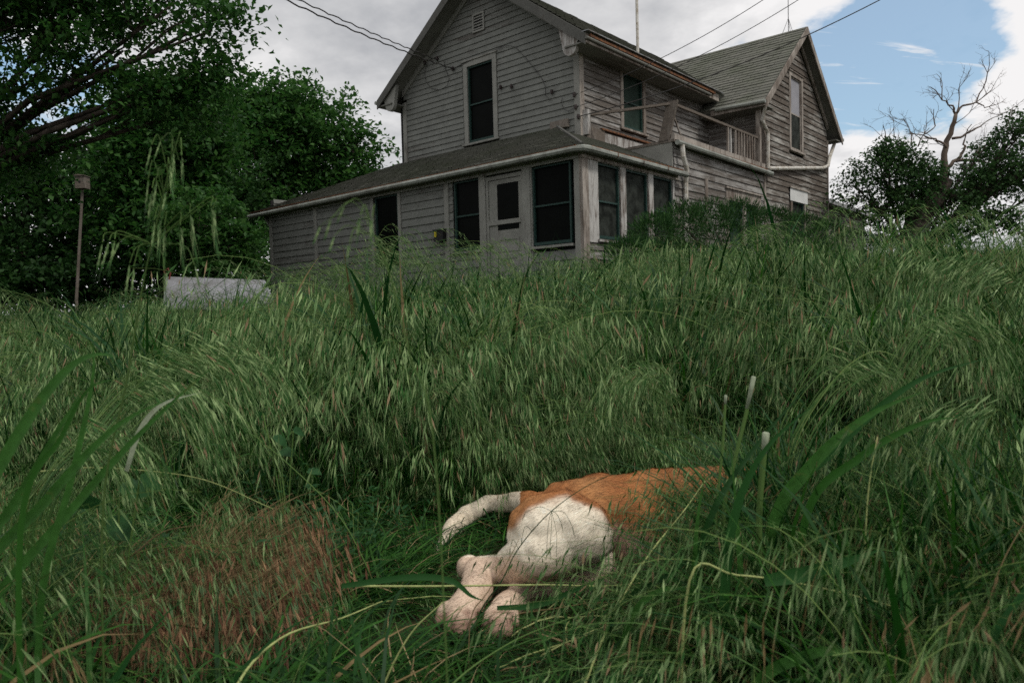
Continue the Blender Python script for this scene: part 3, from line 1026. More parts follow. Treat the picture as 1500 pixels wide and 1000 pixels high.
# rails
post = box_obj('balcony_post', M['trim_white'], house, 12.24, 12.34, YU - 0.16, YU - 0.04, 3.50, 4.00)
m = MB(); m.tube([(12.34, YU - 0.11, 3.90), (13.26, YS + 0.02, 4.03)], 0.035, 4)
m.build('hand_rail', M['wood_grey'], house)
lp0, lp1 = hat(972, 206, 0, XB), hat(985, 148, 0, XB)
m = MB()
w_ = 0.115
m.hexa([(XB - 0.02, lp0.y - w_, ZB + 0.02), (XB + 0.05, lp0.y - w_, ZB + 0.02), (XB + 0.05, lp0.y + w_, ZB + 0.02), (XB - 0.02, lp0.y + w_, ZB + 0.02),
        (XB - 0.02, lp1.y - w_, lp1.z), (XB + 0.05, lp1.y - w_, lp1.z), (XB + 0.05, lp1.y + w_, lp1.z), (XB - 0.02, lp1.y + w_, lp1.z)])
m.build('leaning_post', M['wood_grey'], house)
m = MB(); m.tube([(XB + 0.1, YS + 0.02, 3.85), (XB + 0.42, YS + 0.0, 3.40)], 0.02, 4)
m.build('loose_brace', M['trim_side'], house)
m = MB(); m.tube([(XB + 0.03, YS + 0.0, 4.04), (17.5, YS + 0.0, 4.03)], 0.035, 4)
m.build('hand_rail', M['wood_grey'], house)
for i, px in enumerate((1066, 1070, 1077, 1081.5, 1085.5, 1089.5, 1093.5, 1097.5, 1101, 1104.5)):
    x = hat(px, 210, 1, YS).x
    box_obj('baluster', M['trim_white'] if i == 1 else M['trim_side'], house, x - 0.025, x + 0.025, YS - 0.02, YS + 0.02, ZB + 0.162, 4.0)
for x in (17.52,):
    box_obj('balcony_post', M['trim_side'], house, x, x + 0.10, YS - 0.05, YS + 0.05, ZB + 0.052, 4.78)
# downpipes
m = MB(); m.tube([(13.42, YS - 0.14, ZB - 0.06), (13.44, YS - 0.15, ZB - 0.28), (13.62, YS - 0.13, ZB - 0.52), (13.66, YS - 0.08, 2.5), (13.64, YS - 0.08, 1.1)], 0.05, 8)
m.build('downpipe', M['pipe'], house)
m = MB(); m.tube([(XE0 + 0.08, YE + 0.0, wz - 0.06), (17.55, YS - 0.10, 4.45), (XW0 + 0.0, YS - 0.10, 4.2), (XW0 + 0.02, YS - 0.09, 3.34)], 0.045, 8)
m.build('downpipe', M['pipe'], house)
m = MB(); m.tube([(XW0 + 0.02, YS - 0.10, 3.34), (21.9, YS - 0.10, 3.86), (22.35, YS - 0.10, 3.98), (22.6, YS - 0.08, 4.3), (22.95, YS - 0.1, 4.72)], 0.05, 8)
m.build('downpipe', M['pipe'], house)
m = MB(); m.tube([(XF + 0.0, YL + 0.25, 2.6), (XF + 0.05, YL + 0.08, 2.3), (XF + 0.05, YL + 0.08, 0.2)], 0.045, 8)
m.build('downpipe', M['gutter'], house)
# vent pipe, lightning rod
pz = hat(934, 66, 1, 9.2)
m = MB(); m.tube([(pz.x, 9.2, 5.9), (pz.x, 9.2, 7.9)], 0.035, 8)
m.build('vent_pipe', M['pipe'], house)
rt = hat(1155, 46, 0, GC)
m = MB(); m.tube([(GC, rt.y, WZ), (GC, rt.y, WZ + 0.85)], 0.010, 5)
lr = m.build('lightning_rod', M['black'], house)
for dx, dy in ((-.12, -.1), (.12, -.1), (0, .16)):
    m = MB(); m.tube([(GC + dx, rt.y + dy, WZ - abs(dx) * .85), (GC, rt.y, WZ + 0.36)], 0.006, 4)
    m.build('brace', M['black'], lr)
# insulators on the front wall and the loose wires around them
for (px, py) in ((841, 139), (843, 157), (847, 171), (808, 135), (749, 127), (733, 128), (663, 101), (640, 86), (622, 92)):
    p = hat(px, py, 0, XU - 0.06)
    m = MB(); m.tube([(XU - 0.001, p.y, p.z), (XU - 0.07, p.y, p.z)], [0.012, 0.012], 6)
    m.tube([(XU - 0.06, p.y, p.z - 0.04), (XU - 0.06, p.y, p.z), (XU - 0.06, p.y, p.z + 0.045)], [0.03, 0.035, 0.028], 8)
    m.build('insulator', M['porcelain'], house)


def hwire(pxs, xoff=0.05, r=0.006, name='loose_wire'):
    pts = [hat(x, y, 0, XU - xoff) for x, y in pxs]
    m = MB(); m.tube(pts, r, 4)
    return m.build(name, M['wire'], house)


hwire([(650, 88), (652, 100), (658, 115), (655, 126), (645, 132), (632, 130), (624, 120), (622, 105), (626, 92)])
hwire([(728, 72), (735, 68), (748, 67), (756, 70), (770, 85), (785, 103), (795, 117), (799, 128), (799, 140), (806, 147)])
hwire([(663, 101), (690, 88), (715, 78), (737, 68)])
hwire([(843, 157), (833, 163), (826, 160), (822, 150), (824, 143)])

# lean-to behind the wing
rs = hat(1211, 290, 1, YS + 0.3); re_ = hat(1280, 315, 1, YS + 0.3)
lt = MB(); lt.hexa([(XW1 + 0.05, YS + 0.25, rs.z - 0.12), (re_.x, YS + 0.25, re_.z - 0.12), (re_.x, 11, re_.z - 0.12), (XW1 + 0.05, 11, rs.z - 0.12),
                    (XW1 + 0.05, YS + 0.25, rs.z), (re_.x, YS + 0.25, re_.z), (re_.x, 11, re_.z), (XW1 + 0.05, 11, rs.z)])
lt.build('leanto_roof', M['tin'], house)
clap_wall('leanto', 'Y', YS + 0.55, XW1 + 0.02, re_.x - 0.3, ZGND, re_.z - 0.1, 0.155, [], M['clap_wing'])

# ------------------------------------------------------------------ wires
def sag_wire(name, p0, p1, sag, r, label, twist=0.0):
    p0, p1 = Vector(p0), Vector(p1)
    n = 60
    pts = []
    for i in range(n + 1):
        t = i / n
        p = p0.lerp(p1, t)
        p.z -= sag * 4 * t * (1 - t)
        if twist:
            p += Vector((math.cos(i * 1.9), 0, math.sin(i * 1.9))) * twist
        pts.append(p)
    m = MB(); m.tube(pts, r, 5)
    o = m.build(name, M['wire'])
    tag(o, label, 'wire', 'wires to the house')
    return o


def hw(x, y, z):
    return HROT @ Vector((x, y, z))


def hpx(px, py, c=None):
    return HROT @ hat(px, py, 0, (c or XU) - 0.07)


def wire_through(a, px, py, d, ext):
    """from a through the pixel at distance d and on"""
    b = at(px, py, d)
    return a + (b - a) * ext


a = hpx(640, 88)
sag_wire('service_wire', a, wire_through(a, 440, -4, 11.5, 1.6), 0.06, 0.011, 'upper twisted service wire reaching the gable from the clouded sky', 0.012)
a = hpx(663, 101)
sag_wire('service_wire', a, wire_through(a, 415, -14, 11.5, 1.6), 0.14, 0.013, 'lower twisted service wire tied beside the upper front window', 0.012)
a = hpx(841, 139)
sag_wire('service_wire', a, wire_through(a, 1090, 0, 14.0, 1.5), 0.25, 0.007, 'thin wire from the top corner insulator passing over the main eave')
a = hpx(843, 157)
sag_wire('service_wire', a, wire_through(a, 1135, 0, 14.0, 1.5), 0.30, 0.007, 'thin wire from the middle corner insulator rising beside the main eave')
a = hpx(847, 171)
sag_wire('service_wire', a, wire_through(a, 1240, 0, 14.0, 1.5), 0.35, 0.010, 'dark wire from the lowest corner insulator crossing the wing roof ridge')

# ------------------------------------------------------------------ trees
def leaf_mesh(name, centers, size, mat, parent, up=0.45, droop=0.0, aspect=0.62):
    """leaf quads folded on the midrib, at the given centres"""
    n = len(centers)
    c = np.asarray(centers)
    az = rng.uniform(0, 2 * np.pi, n)
    tilt = rng.normal(0, 0.65, n) - droop
    d = np.stack([np.cos(az) * np.cos(tilt), np.sin(az) * np.cos(tilt), np.sin(tilt)], 1)
    upv = np.stack([rng.normal(0, 0.5, n), rng.normal(0, 0.5, n), np.ones(n)], 1)
    s = np.cross(d, upv)
    s /= np.linalg.norm(s, axis=1)[:, None] + 1e-9
    nn = np.cross(s, d)
    sz = size * rng.uniform(0.6, 1.25, n)[:, None]
    a = c - d * sz * 0.5
    b = c + d * sz * 0.5
    l = c + s * sz * aspect * 0.5 + nn * sz * 0.12
    r = c - s * sz * aspect * 0.5 + nn * sz * 0.12
    V = np.stack([a, l, b, r], 1).reshape(-1, 3)
    me = bpy.data.meshes.new(name)
    me.vertices.add(4 * n)
    me.vertices.foreach_set('co', V.astype(np.float32).ravel())
    me.loops.add(6 * n)
    idx = np.arange(n)[:, None] * 4
    loops = (idx + np.array([[0, 1, 2, 0, 2, 3]])).ravel()
    me.loops.foreach_set('vertex_index', loops.astype(np.int32))
    me.polygons.add(2 * n)
    me.polygons.foreach_set('loop_start', (np.arange(2 * n) * 3).astype(np.int32))
    me.polygons.foreach_set('loop_total', np.full(2 * n, 3, dtype=np.int32))
    me.materials.append(mat)
    me.update(calc_edges=True)
    me.validate()
    return link(name, me, parent)


def clusters_in(blobs, n, flat=0.55):
    """cluster centres spread through the outer part of pixel-given blobs: (px, py, d, rx, ry) radii in metres"""
    out = []
    vol = np.array([b[3] * b[4] * b[3] for b in blobs]) ** 0.75
    pr = vol / vol.sum()
    for _ in range(n):
        b = blobs[rng.choice(len(blobs), p=pr)]
        c = at(b[0], b[1], b[2])
        v = rng.normal(0, 1, 3)
        v /= np.linalg.norm(v)
        rr = rng.uniform(0.25, 1.0) ** 0.6 if rng.random() > 0.14 else rng.uniform(1.0, 1.28)
        out.append((c.x + v[0] * b[3] * rr, c.y + v[1] * b[3] * rr * 0.9, c.z + v[2] * b[4] * rr))
    return np.array(out)


def tree(name, label, base, blobs, ncl, per, csize, leaf, mat, trunk_r=0.2, group=None, droop=0.0, cat='tree', fork=0.45, twigs=60, bark='bark', limbs=None):
    base = Vector(base)
    base.z = ground_z(base.x, base.y) - 0.1
    root = empty(name, base)
    tag(root, label, cat, group)
    cl = clusters_in(blobs, ncl)
    k = rng.poisson(per, ncl) + 1
    cc = np.repeat(cl, k, axis=0)
    off = rng.normal(0, 1, (len(cc), 3)) * np.array([csize, csize, csize * 0.42])
    # drooping outer leaves
    off[:, 2] -= (off[:, 0] ** 2 + off[:, 1] ** 2) / csize * 0.25
    cen = cc + off - np.array(base)
    leaf_mesh('crown', cen, leaf, mat, root, droop=droop)
    ctr = Vector(cl.mean(axis=0)) - base
    m = MB()
    lows = Vector((ctr.x * fork, ctr.y * fork, ctr.z * fork))
    pts = [Vector((0, 0, 0)), lows * 0.5 + Vector((random.uniform(-.15, .15), 0, 0)), lows]
    m.tube(pts, [trunk_r * 1.25, trunk_r, trunk_r * 0.8], 9)
    m.build('trunk', M[bark], root, smooth=True)
    lm = []
    for b in blobs:
        c = at(b[0], b[1], b[2]) - base
        mid = lows.lerp(c, 0.5) + Vector((random.uniform(-.3, .3), random.uniform(-.3, .3), random.uniform(0, .3)))
        q = MB(); q.tube([lows, mid, c], [trunk_r * 0.55, trunk_r * 0.35, trunk_r * 0.12], 6)
        q.build('limb', M[bark], root, smooth=True)
        lm.append((mid, c))
    tw = MB()
    sel = rng.choice(ncl, min(twigs, ncl), replace=False)
    for i in sel:
        e = Vector(cl[i]) - base
        mid, c = min(lm, key=lambda q: (q[1] - e).length)
        s0 = mid.lerp(c, random.uniform(0.2, 1.0))
        h = s0.lerp(e, 0.5) + Vector((0, 0, 0.08 * (e - s0).length))
        tw.tube([s0, h, e], [trunk_r * 0.13, trunk_r * 0.08, trunk_r * 0.03], 4, caps=False)
    t = tw.build('twigs', M[bark], root)
    t['kind'] = 'stuff'
    return root


# big maple whose boughs hang in from the upper corner
tree('maple_tree', 'large dark maple whose boughs hang over the yard, tips against grey cloud', (-8.6, 9.5, 0),
     [(-260, 60, 9.0, 1.6, 1.6), (-60, -120, 8.5, 1.7, 1.2), (-90, 170, 9.0, 1.2, 0.8), (60, -10, 8.4, 0.95, 0.5), (170, -40, 8.2, 0.9, 0.55), (255, 5, 8.0, 0.62, 0.38),
      (60, 110, 8.4, 0.75, 0.30), (180, 75, 8.2, 0.70, 0.36), (250, 120, 8.3, 0.55, 0.34), (310, 45, 8.0, 0.36, 0.30), (20, 215, 8.5, 0.8, 0.25), (120, -180, 8, 1.2, 0.7), (280, 165, 8.4, 0.38, 0.26), (300, 110, 8.2, 0.42, 0.30), (330, 20, 8.0, 0.30, 0.26), (225, 150, 8.3, 0.5, 0.25), (330, 90, 8.1, 0.28, .22)],
     800, 78, 0.17, 0.078, M['maple'], 0.10, 'trees beside the house', droop=0.25, twigs=320)
# bright rounded tree behind the low wing
tree('broadleaf_tree', 'bright green rounded tree rising behind the low end of the porch roof', tuple(at(405, 420, 27)),
     [(395, 205, 27, 2.4, 2.0), (330, 255, 26.5, 2.0, 1.8), (455, 190, 27, 1.8, 1.5), (480, 250, 27, 1.6, 1.1), (430, 150, 27, 1.3, 0.9), (525, 215, 27, 0.9, 0.7),
      (345, 170, 27, 1.6, 1.3), (510, 255, 27, 1.3, 0.5), (545, 245, 27, 0.45, 0.3), (380, 290, 26, 1.8, 0.8)],
     640, 46, 0.30, 0.21, M['leaf_mid'], 0.34, 'trees beside the house', twigs=260)
# dark trees that fill the side of the yard
tree('broadleaf_tree', 'dark dense tree filling the yard edge behind the bird house pole', tuple(at(60, 430, 19)),
     [(20, 320, 19, 2.4, 1.9), (110, 275, 19, 1.6, 1.3), (60, 235, 19, 1.3, 0.9), (150, 330, 18.5, 1.6, 1.6), (70, 380, 18, 2.2, 1.0), (-100, 290, 19, 2.0, 1.8), (-140, 380, 18, 2.4, 1.2)],
     700, 40, 0.27, 0.17, M['leaf_dark'], 0.28, 'trees beside the house', twigs=200)
tree('broadleaf_tree', 'mid green drooping tree between the dark yard tree and the bright one', tuple(at(240, 430, 17.5)),
     [(220, 250, 17.5, 1.5, 1.4), (190, 190, 17.5, 1.2, 0.9), (260, 210, 17.5, 1.2, 1.0), (240, 320, 17, 1.3, 1.2), (170, 290, 17, 1.1, 1.2), (290, 150, 18, 1.1, 0.9), (300, 220, 18, 0.9, 0.8)],
     560, 40, 0.24, 0.16, M['maple'], 0.22, 'trees beside the house', twigs=160)
tree('leafy_bush', 'light green bush standing above the pale cellar cover', tuple(at(310, 420, 15)),
     [(300, 330, 15, 0.85, 0.75), (340, 355, 15, 0.5, 0.5), (262, 345, 15, 0.6, 0.7), (320, 385, 15, 0.6, 0.4)],
     200, 34, 0.14, 0.125, M['leaf_mid'], 0.07, cat='bush', twigs=60)
tree('leafy_bush', 'small light green bush against the low end wall of the porch', tuple(at(382, 425, 21)),
     [(378, 390, 21, 0.7, 0.7), (372, 350, 22, 0.6, 0.6)],
     90, 34, 0.16, 0.14, M['leaf_mid'], 0.06, cat='bush', twigs=30)
tree('leafy_bush', 'dark low thicket along the yard edge under the trees', tuple(at(120, 430, 17)),
     [(-150, 432, 18, 1.6, 0.8), (-60, 436, 18, 1.2, 0.8), (20, 436, 18, 1.2, 0.7), (90, 438, 18, 1.0, 0.7), (160, 436, 18, 1.0, 0.7), (230, 432, 18, 1.0, 0.7), (300, 425, 19, 1.0, 0.6), (40, 410, 17, 1.5, 0.7), (150, 400, 17, 1.2, 0.7), (220, 395, 17.5, 1.0, 0.7), (-60, 400, 17, 1.6, 0.9), (340, 300, 24, 1.8, 1.6), (350, 385, 23, 1.4, 0.9)],
     640, 36, 0.22, 0.14, M['leaf_dark'], 0.05, cat='bush', twigs=50)

# old half-dead tree beyond the wing
def old_tree():
    d = 21.0
    bp = at(1325, 400, d)
    root = tree('old_tree', 'old leaning tree with a bare dead top and dark leafy side boughs', tuple(bp),
                [(1290, 245, d, 1.0, 0.55), (1255, 275, d, 0.6, 0.45), (1320, 225, d, 0.8, 0.42), (1350, 265, d, 0.9, 0.6), (1290, 300, d, 0.9, 0.45), (1310, 330, d, 0.9, 0.5),
                 (1450, 235, d, 0.75, 0.50), (1490, 190, d, 0.55, 0.40), (1440, 270, d, 1.0, 0.45), (1500, 250, d, 1.0, 0.5), (1480, 215, d, .7, .5), (1510, 180, d, .6, .5), (1470, 255, d, 1.1, .5), (1330, 290, d, .9, .5), (1395, 290, d, .9, .35), (1340, 240, d, .6, .35), (1298, 218, d, .6, .35), (1445, 212, d, .45, .3), (1370, 255, d, .5, .3), (1420, 255, d, .5, .25), (1410, 310, d, 1.1, 0.4), (1490, 320, d, 1.2, 0.4), (1380, 345, d, 1.2, 0.35), (1560, 260, d, 1.1, 0.8)],
                860, 26, 0.15, 0.115, M['leaf_right'], 0.12, twigs=400, fork=0.2)
    b = root.location
    def br(pxs, r0, r1, mat):
        pts = [at(x, y, d) - b for x, y in pxs]
        # curve through with small wiggles
        pp = []
        for i in range(len(pts) - 1):
            for t in (0, .33, .66):
                pp.append(pts[i].lerp(pts[i + 1], t) + Vector((random.uniform(-.03, .03), random.uniform(-.08, .08), random.uniform(-.03, .03))) * (1 if t else 0))
        pp.append(pts[-1])
        rr = [r0 + (r1 - r0) * i / (len(pp) - 1) for i in range(len(pp))]
        m = MB(); m.tube(pp, rr, 7)
        m.build('limb', mat, root, smooth=True)
    br([(1325, 420), (1335, 360), (1350, 310), (1372, 285), (1382, 262)], 0.42, 0.26, M['bark'])
    br([(1384, 265), (1384, 240), (1386, 215), (1395, 185), (1400, 168)], 0.105, 0.05, M['deadwood'])
    br([(1386, 218), (1378, 208), (1366, 203)], 0.04, 0.02, M['deadwood'])
    br([(1366, 203), (1352, 198), (1370, 185)], 0.03, 0.012, M['deadwood'])
    br([(1400, 168), (1396, 155), (1380, 147)], 0.036, 0.014, M['deadwood'])
    br([(1400, 168), (1410, 155), (1430, 150), (1440, 130)], 0.036, 0.014, M['deadwood'])
    br([(1430, 150), (1442, 158)], 0.02, 0.01, M['deadwood'])
    br([(1388, 246), (1402, 234), (1412, 220), (1413, 205)], 0.06, 0.022, M['deadwood'])
    br([(1395, 203), (1410, 200), (1430, 188), (1445, 178)], 0.04, 0.012, M['deadwood'])
    br([(1400, 236), (1425, 235), (1445, 238)], 0.05, 0.02, M['deadwood'])
    br([(1372, 262), (1358, 242), (1350, 235)], 0.06, 0.02, M['bark'])
    br([(1384, 285), (1420, 288), (1455, 280), (1500, 255)], 0.16, 0.09, M['bark'])
    br([(1455, 280), (1480, 250), (1500, 230)], 0.07, 0.03, M['bark'])
    br([(1350, 320), (1320, 285), (1300, 270)], 0.09, 0.03, M['bark'])
    tw = MB()
    def twig(p, v, L_, r_, depth):
        q = p
        k = 3
        pts = [q]
        for _ in range(k):
            v = (v + Vector((random.gauss(0, .22), random.gauss(0, .22), random.gauss(0.06, .18)))).normalized()
            q = q + v * L_ / k
            pts.append(q)
        tw.tube(pts, [r_, r_ * .85, r_ * .7, r_ * .5], 4, caps=False)
        if depth > 0:
            for _ in range(random.randint(2, 3)):
                i_ = random.randint(1, 3)
                w = (v + Vector((random.gauss(0, .7), random.gauss(0, .5), random.gauss(0.1, .5)))).normalized()
                twig(pts[i_], w, L_ * random.uniform(.5, .8), r_ * .55, depth - 1)
    tips = [((1352, 198), (-1, .3)), ((1370, 185), (-.6, 1)), ((1380, 147), (-1, .8)), ((1380, 147), (-.4, 1)), ((1440, 130), (.4, 1)), ((1430, 150), (.8, .6)), ((1442, 158), (.7, .3)), ((1413, 205), (.2, 1)),
            ((1445, 178), (1, .4)), ((1445, 238), (1, 0.1)), ((1350, 235), (-.6, .8)), ((1300, 215), (-.1, 1)), ((1335, 210), (.1, 1)), ((1475, 185), (.3, 1)), ((1400, 168), (.3, 1)), ((1400, 168), (-.3, 1)), ((1366, 203), (-1, -.1)),
            ((1395, 185), (.7, .6)), ((1385, 215), (-.7, .5)), ((1425, 235), (.5, .7)), ((1320, 228), (-.3, .9)), ((1345, 215), (.2, .9))]
    for (tx, ty), (vx, vz) in tips:
        twig(at(tx, ty, d) - b, Vector((vx, random.uniform(-.3, .3), vz)).normalized(), random.uniform(.45, .75), .017, 3)
    o = tw.build('dead_twigs', M['deadwood'], root)
    o['kind'] = 'stuff'


old_tree()


# spreading juniper by the side wall
def juniper():
    base = HROT @ Vector((13.5, 5.8, 0))
    base.z = ground_z(base.x, base.y)
    root = empty('juniper_bush', base)
    tag(root, 'spreading dark juniper bush below the balcony and screened side windows', 'bush')
    blobs = []
    for px, py, rx, rz in ((925, 372, .42, .26), (960, 345, .45, .36), (1000, 330, .5, .42), (1040, 325, .5, .42), (1085, 322, .5, .42), (1130, 330, .5, .40), (1175, 335, .5, .38),
                           (1210, 342, .5, .35), (1250, 352, .5, .30), (1290, 360, .5, .3), (1060, 355, .9, .4), (1160, 365, .9, .4), (980, 385, .6, .4), (950, 400, .7, .3), (1020, 385, .9, .4), (1110, 385, 1.0, .4), (1210, 380, 1.0, .4)):
        p = hat(px, py, 1, 6.1)
        blobs.append((HROT @ p, rx, rz))
    m = MB()
    for _ in range(30000):
        c, rx, rz = random.choice(blobs)
        v = Vector((random.gauss(0, 1), random.gauss(0, 1), random.gauss(0, 1))).normalized()
        v.z = abs(v.z) * random.choice((1, 1, 1, -0.6))
        rr = random.uniform(0.55, 1.0)
        p = Vector((c.x + v.x * rx * rr, c.y + v.y * rx * rr, c.z + v.z * rz * rr)) - base
        dr_ = (v + Vector((0, 0, 0.7)) + Vector((random.gauss(0, .35), random.gauss(0, .35), random.gauss(0, .2)))).normalized()
        L_ = random.uniform(0.05, 0.13)
        s = dr_.orthogonal().normalized()
        s = Matrix.Rotation(random.uniform(0, 6.28), 3, dr_) @ s
        q = p + dr_ * L_
        mid = p + dr_ * L_ * 0.45
        m.add([p, mid + s * 0.007, q, mid - s * 0.007], [(0, 1, 2, 3)])
    f = m.build('foliage', M['juniper'], root)
    st = MB()
    for c, rx, rz in blobs:
        e = c - base
        st.tube([Vector((e.x * .2, e.y * .2, 0)), e * 0.6, e], [0.05, 0.035, 0.01], 5, caps=False)
    s = st.build('stems', M['bark'], root)
    s['kind'] = 'stuff'


juniper()

# ------------------------------------------------------------------ bird house, cellar cover
p0, p1 = at(112, 440, 13.0), at(121, 275, 13.0)
g0 = Vector((p0.x, p0.y, ground_z(p0.x, p0.y)))
bh = empty('bird_house', g0)
tag(bh, 'small weathered bird house on a leaning iron pole before dark trees', 'bird house')
m = MB(); m.tube([Vector((0, 0, 0)), p0 - g0, p1 - g0], [0.028, 0.026, 0.022], 8)
m.build('pole', M['wood_grey'], bh)
c = p1 - g0
m = MB(); m.box(c.x - 0.085, c.x + 0.085, c.y - 0.085, c.y + 0.085, c.z - 0.02, c.z + 0.19)
m.build('box', M['wood_grey'], bh)
m = MB(); m.hexa([(c.x - .095, c.y - .105, c.z + .192), (c.x + .10, c.y - .105, c.z + .192), (c.x + .10, c.y + .09, c.z + .192), (c.x - .095, c.y + .09, c.z + .192),
                  (c.x - .095, c.y - .105, c.z + .235), (c.x + .10, c.y - .105, c.z + .202), (c.x + .10, c.y + .09, c.z + .202), (c.x - .095, c.y + .09, c.z + .235)])
m.build('lid', M['wood_grey'], bh)
m = MB(); m.tube([(c.x, c.y - .0865, c.z + .09), (c.x, c.y - .0855, c.z + .09)], 0.022, 10)
m.build('entrance_hole', M['black'], bh)

ch = empty('cellar_cover', at(315, 440, 10.5))
tag(ch, 'pale sloping sheet cellar cover sunk in grass beside the bush', 'cellar cover')
b0 = ch.location
tl, tr = at(243, 405, 10.6) - b0, at(388, 410, 10.4) - b0
bl, br_ = at(238, 452, 9.9) - b0, at(408, 455, 9.7) - b0
th = Vector((0, 0.02, -0.05))
m = MB(); m.hexa([bl + th, br_ + th, tr + th, tl + th, bl, br_, tr, tl])
m.build('sheet', M['sheet'], ch)
m = MB()
g_ = Vector((0, 0, -0.9))
m.hexa([bl + g_ + th, br_ + g_ + th, tr + g_, tl + g_, bl + th * 1.2, br_ + th * 1.2, tr + th * 1.2, tl + th * 1.2])
m.build('side_wall', M['concrete'], ch)
for k in range(1, 5):
    t = k / 5
    a, b = bl.lerp(br_, t) + Vector((0, -.002, .006)), tl.lerp(tr, t) + Vector((0, -.002, .006))
    m = MB(); m.tube([a, b], 0.007, 5)
    m.build('seam', M['sheet'], ch)
m = MB(); q = tl + Vector((0.02, -0.05, 0.02))
m.tube([q, q + Vector((-.02, 0, .05)), q + Vector((0.04, 0, .09)), q + Vector((.07, 0, .02)), q + Vector((0.05, -.02, -.1))], 0.012, 6)
m.build('iron_fitting', M['red'], ch)

# ------------------------------------------------------------------ dog
def dog():
    H = 0.62
    def dp(px, py, h):
        """point above the lying ground"""
        return atz(px, py, GZ + h)
    sph = []           # (centre, radius)
    def chain(pts, n=10):
        for i in range(len(pts) - 1):
            a, ra = pts[i]; b, rb = pts[i + 1]
            for k in range(n + 1):
                t = k / n
                sph.append((a.lerp(b, t), ra + (rb - ra) * t))
    # trunk, neck and head
    hip = dp(838, 768, .115)
    chain([(hip, .108), (dp(905, 762, .115), .112), (dp(985, 756, .12), .118), (dp(1070, 754, .12), .122), (dp(1150, 764, .115), .118), (dp(1225, 778, .11), .105), (dp(1290, 785, .115), .082), (dp(1350, 800, .105), .072)], 6)
    sph.append((dp(800, 770, .10), .085))
    sph.append((dp(880, 738, .14), .080))
    chain([(dp(950, 796, .085), .085), (dp(1050, 800, .09), .095), (dp(1130, 805, .10), .100)], 6)   # belly
    head = dp(1395, 808, .105)
    chain([(head, .078), (dp(1440, 826, .09), .052), (dp(1475, 845, .08), .038)], 6)
    # upper hind leg
    hk = dp(703, 838, .062)
    chain([(dp(825, 772, .165), .080), (dp(850, 778, .165), .070), (dp(876, 778, .150), .046), (dp(866, 790, .140), .042)], 6)
    chain([(dp(800, 780, .155), .085), (dp(842, 792, .145), .058)], 5)
    chain([(dp(790, 800, .13), .068), (dp(800, 812, .115), .058)], 4)
    chain([(dp(864, 792, .145), .042), (dp(812, 816, .118), .046), (dp(760, 832, .085), .037), (hk, .034)], 8)
    chain([(dp(828, 798, .14), .058), (dp(790, 812, .125), .058), (dp(752, 826, .095), .041)], 6)
    sph.append((dp(688, 831, .060), .028))
    chain([(hk, .035), (dp(698, 862, .056), .036), (dp(684, 884, .052), .035), (dp(673, 899, .047), .034)], 9)
    for tx, ty, tr_ in ((643, 917, .0108), (657, 931, .0122), (675, 935, .0122), (692, 922, .0108)):
        chain([(dp(tx * .6 + 671 * .4, ty - 24, .052), .019), (dp(tx, ty - 8, .040), tr_), (dp(tx - 1, ty + 3, .022), tr_ * .85)], 5)
    # lower hind leg
    chain([(dp(850, 815, .07), .070), (dp(876, 842, .045), .046), (dp(830, 850, .040), .042), (dp(785, 860, .034), .030), (dp(764, 872, .032), .029), (dp(748, 885, .034), .030), (dp(737, 897, .036), .031)], 8)
    for tx, ty, tr_ in ((712, 920, .0100), (725, 931, .0112), (741, 931, .0112), (755, 918, .0098)):
        chain([(dp(tx * .6 + 736 * .4, ty - 21, .042), .017), (dp(tx, ty - 6, .034), tr_), (dp(tx - 1, ty + 3, .019), tr_ * .85)], 5)
    # tail
    chain([(dp(775, 738, .10), .040), (dp(748, 736, .09), .026), (dp(715, 738, .075), .026), (dp(683, 754, .055), .028), (dp(660, 776, .040), .022), (dp(646, 797, .028), .014), (dp(638, 812, .018), .005)], 9)
    # forelegs folded to the chest
    chain([(dp(1215, 800, .11), .060), (dp(1190, 850, .09), .040), (dp(1150, 875, .06), .028), (dp(1100, 890, .045), .024), (dp(1075, 897, .035), .028)], 8)
    chain([(dp(1200, 815, .05), .050), (dp(1225, 870, .045), .034), (dp(1190, 905, .04), .026), (dp(1150, 925, .03), .028)], 8)
    # ears
    bm = bmesh.new()
    for c_, r_ in sph:
        mat = Matrix.Translation(c_) @ Matrix.Scale(r_, 4)
        bmesh.ops.create_icosphere(bm, subdivisions=2, radius=1.0, matrix=mat)
    me = bpy.data.meshes.new('tmp_dog')
    bm.to_mesh(me); bm.free()
    tmp = bpy.data.objects.new('tmp_dog', me)
    COL.objects.link(tmp)
    rm = tmp.modifiers.new('r', 'REMESH'); rm.mode = 'VOXEL'; rm.voxel_size = 0.0042
    sm = tmp.modifiers.new('s', 'SMOOTH'); sm.factor = 0.6; sm.iterations = 5
    dg = bpy.context.evaluated_depsgraph_get()
    ev = tmp.evaluated_get(dg)
    body_me = bpy.data.meshes.new_from_object(ev, depsgraph=dg)
    bpy.data.objects.remove(tmp)
    body_me.name = 'body'
    # creases and tendons, hollows between toes
    nv = len(body_me.vertices)
    co = np.empty(nv * 3, dtype=np.float32); body_me.vertices.foreach_get('co', co); co = co.reshape(-1, 3)
    nr = np.empty(nv * 3, dtype=np.float32); body_me.vertices.foreach_get('normal', nr); nr = nr.reshape(-1, 3)
    for i in range(nv):
        p = Vector(co[i])
        k = 0.0050 * mnoise.noise(p * 11) + 0.0022 * mnoise.noise(p * 38)
        if p.x > hip.x + .16 and p.x < hip.x + .5: k += 0.0011 * math.sin((p.x + p.z * .5) * 150) * max(0, mnoise.noise(p * 5) + .6)
        co[i] += nr[i] * k
    body_me.vertices.foreach_set('co', co.ravel())
    body_me.polygons.foreach_set('use_smooth', np.ones(len(body_me.polygons), dtype=bool))
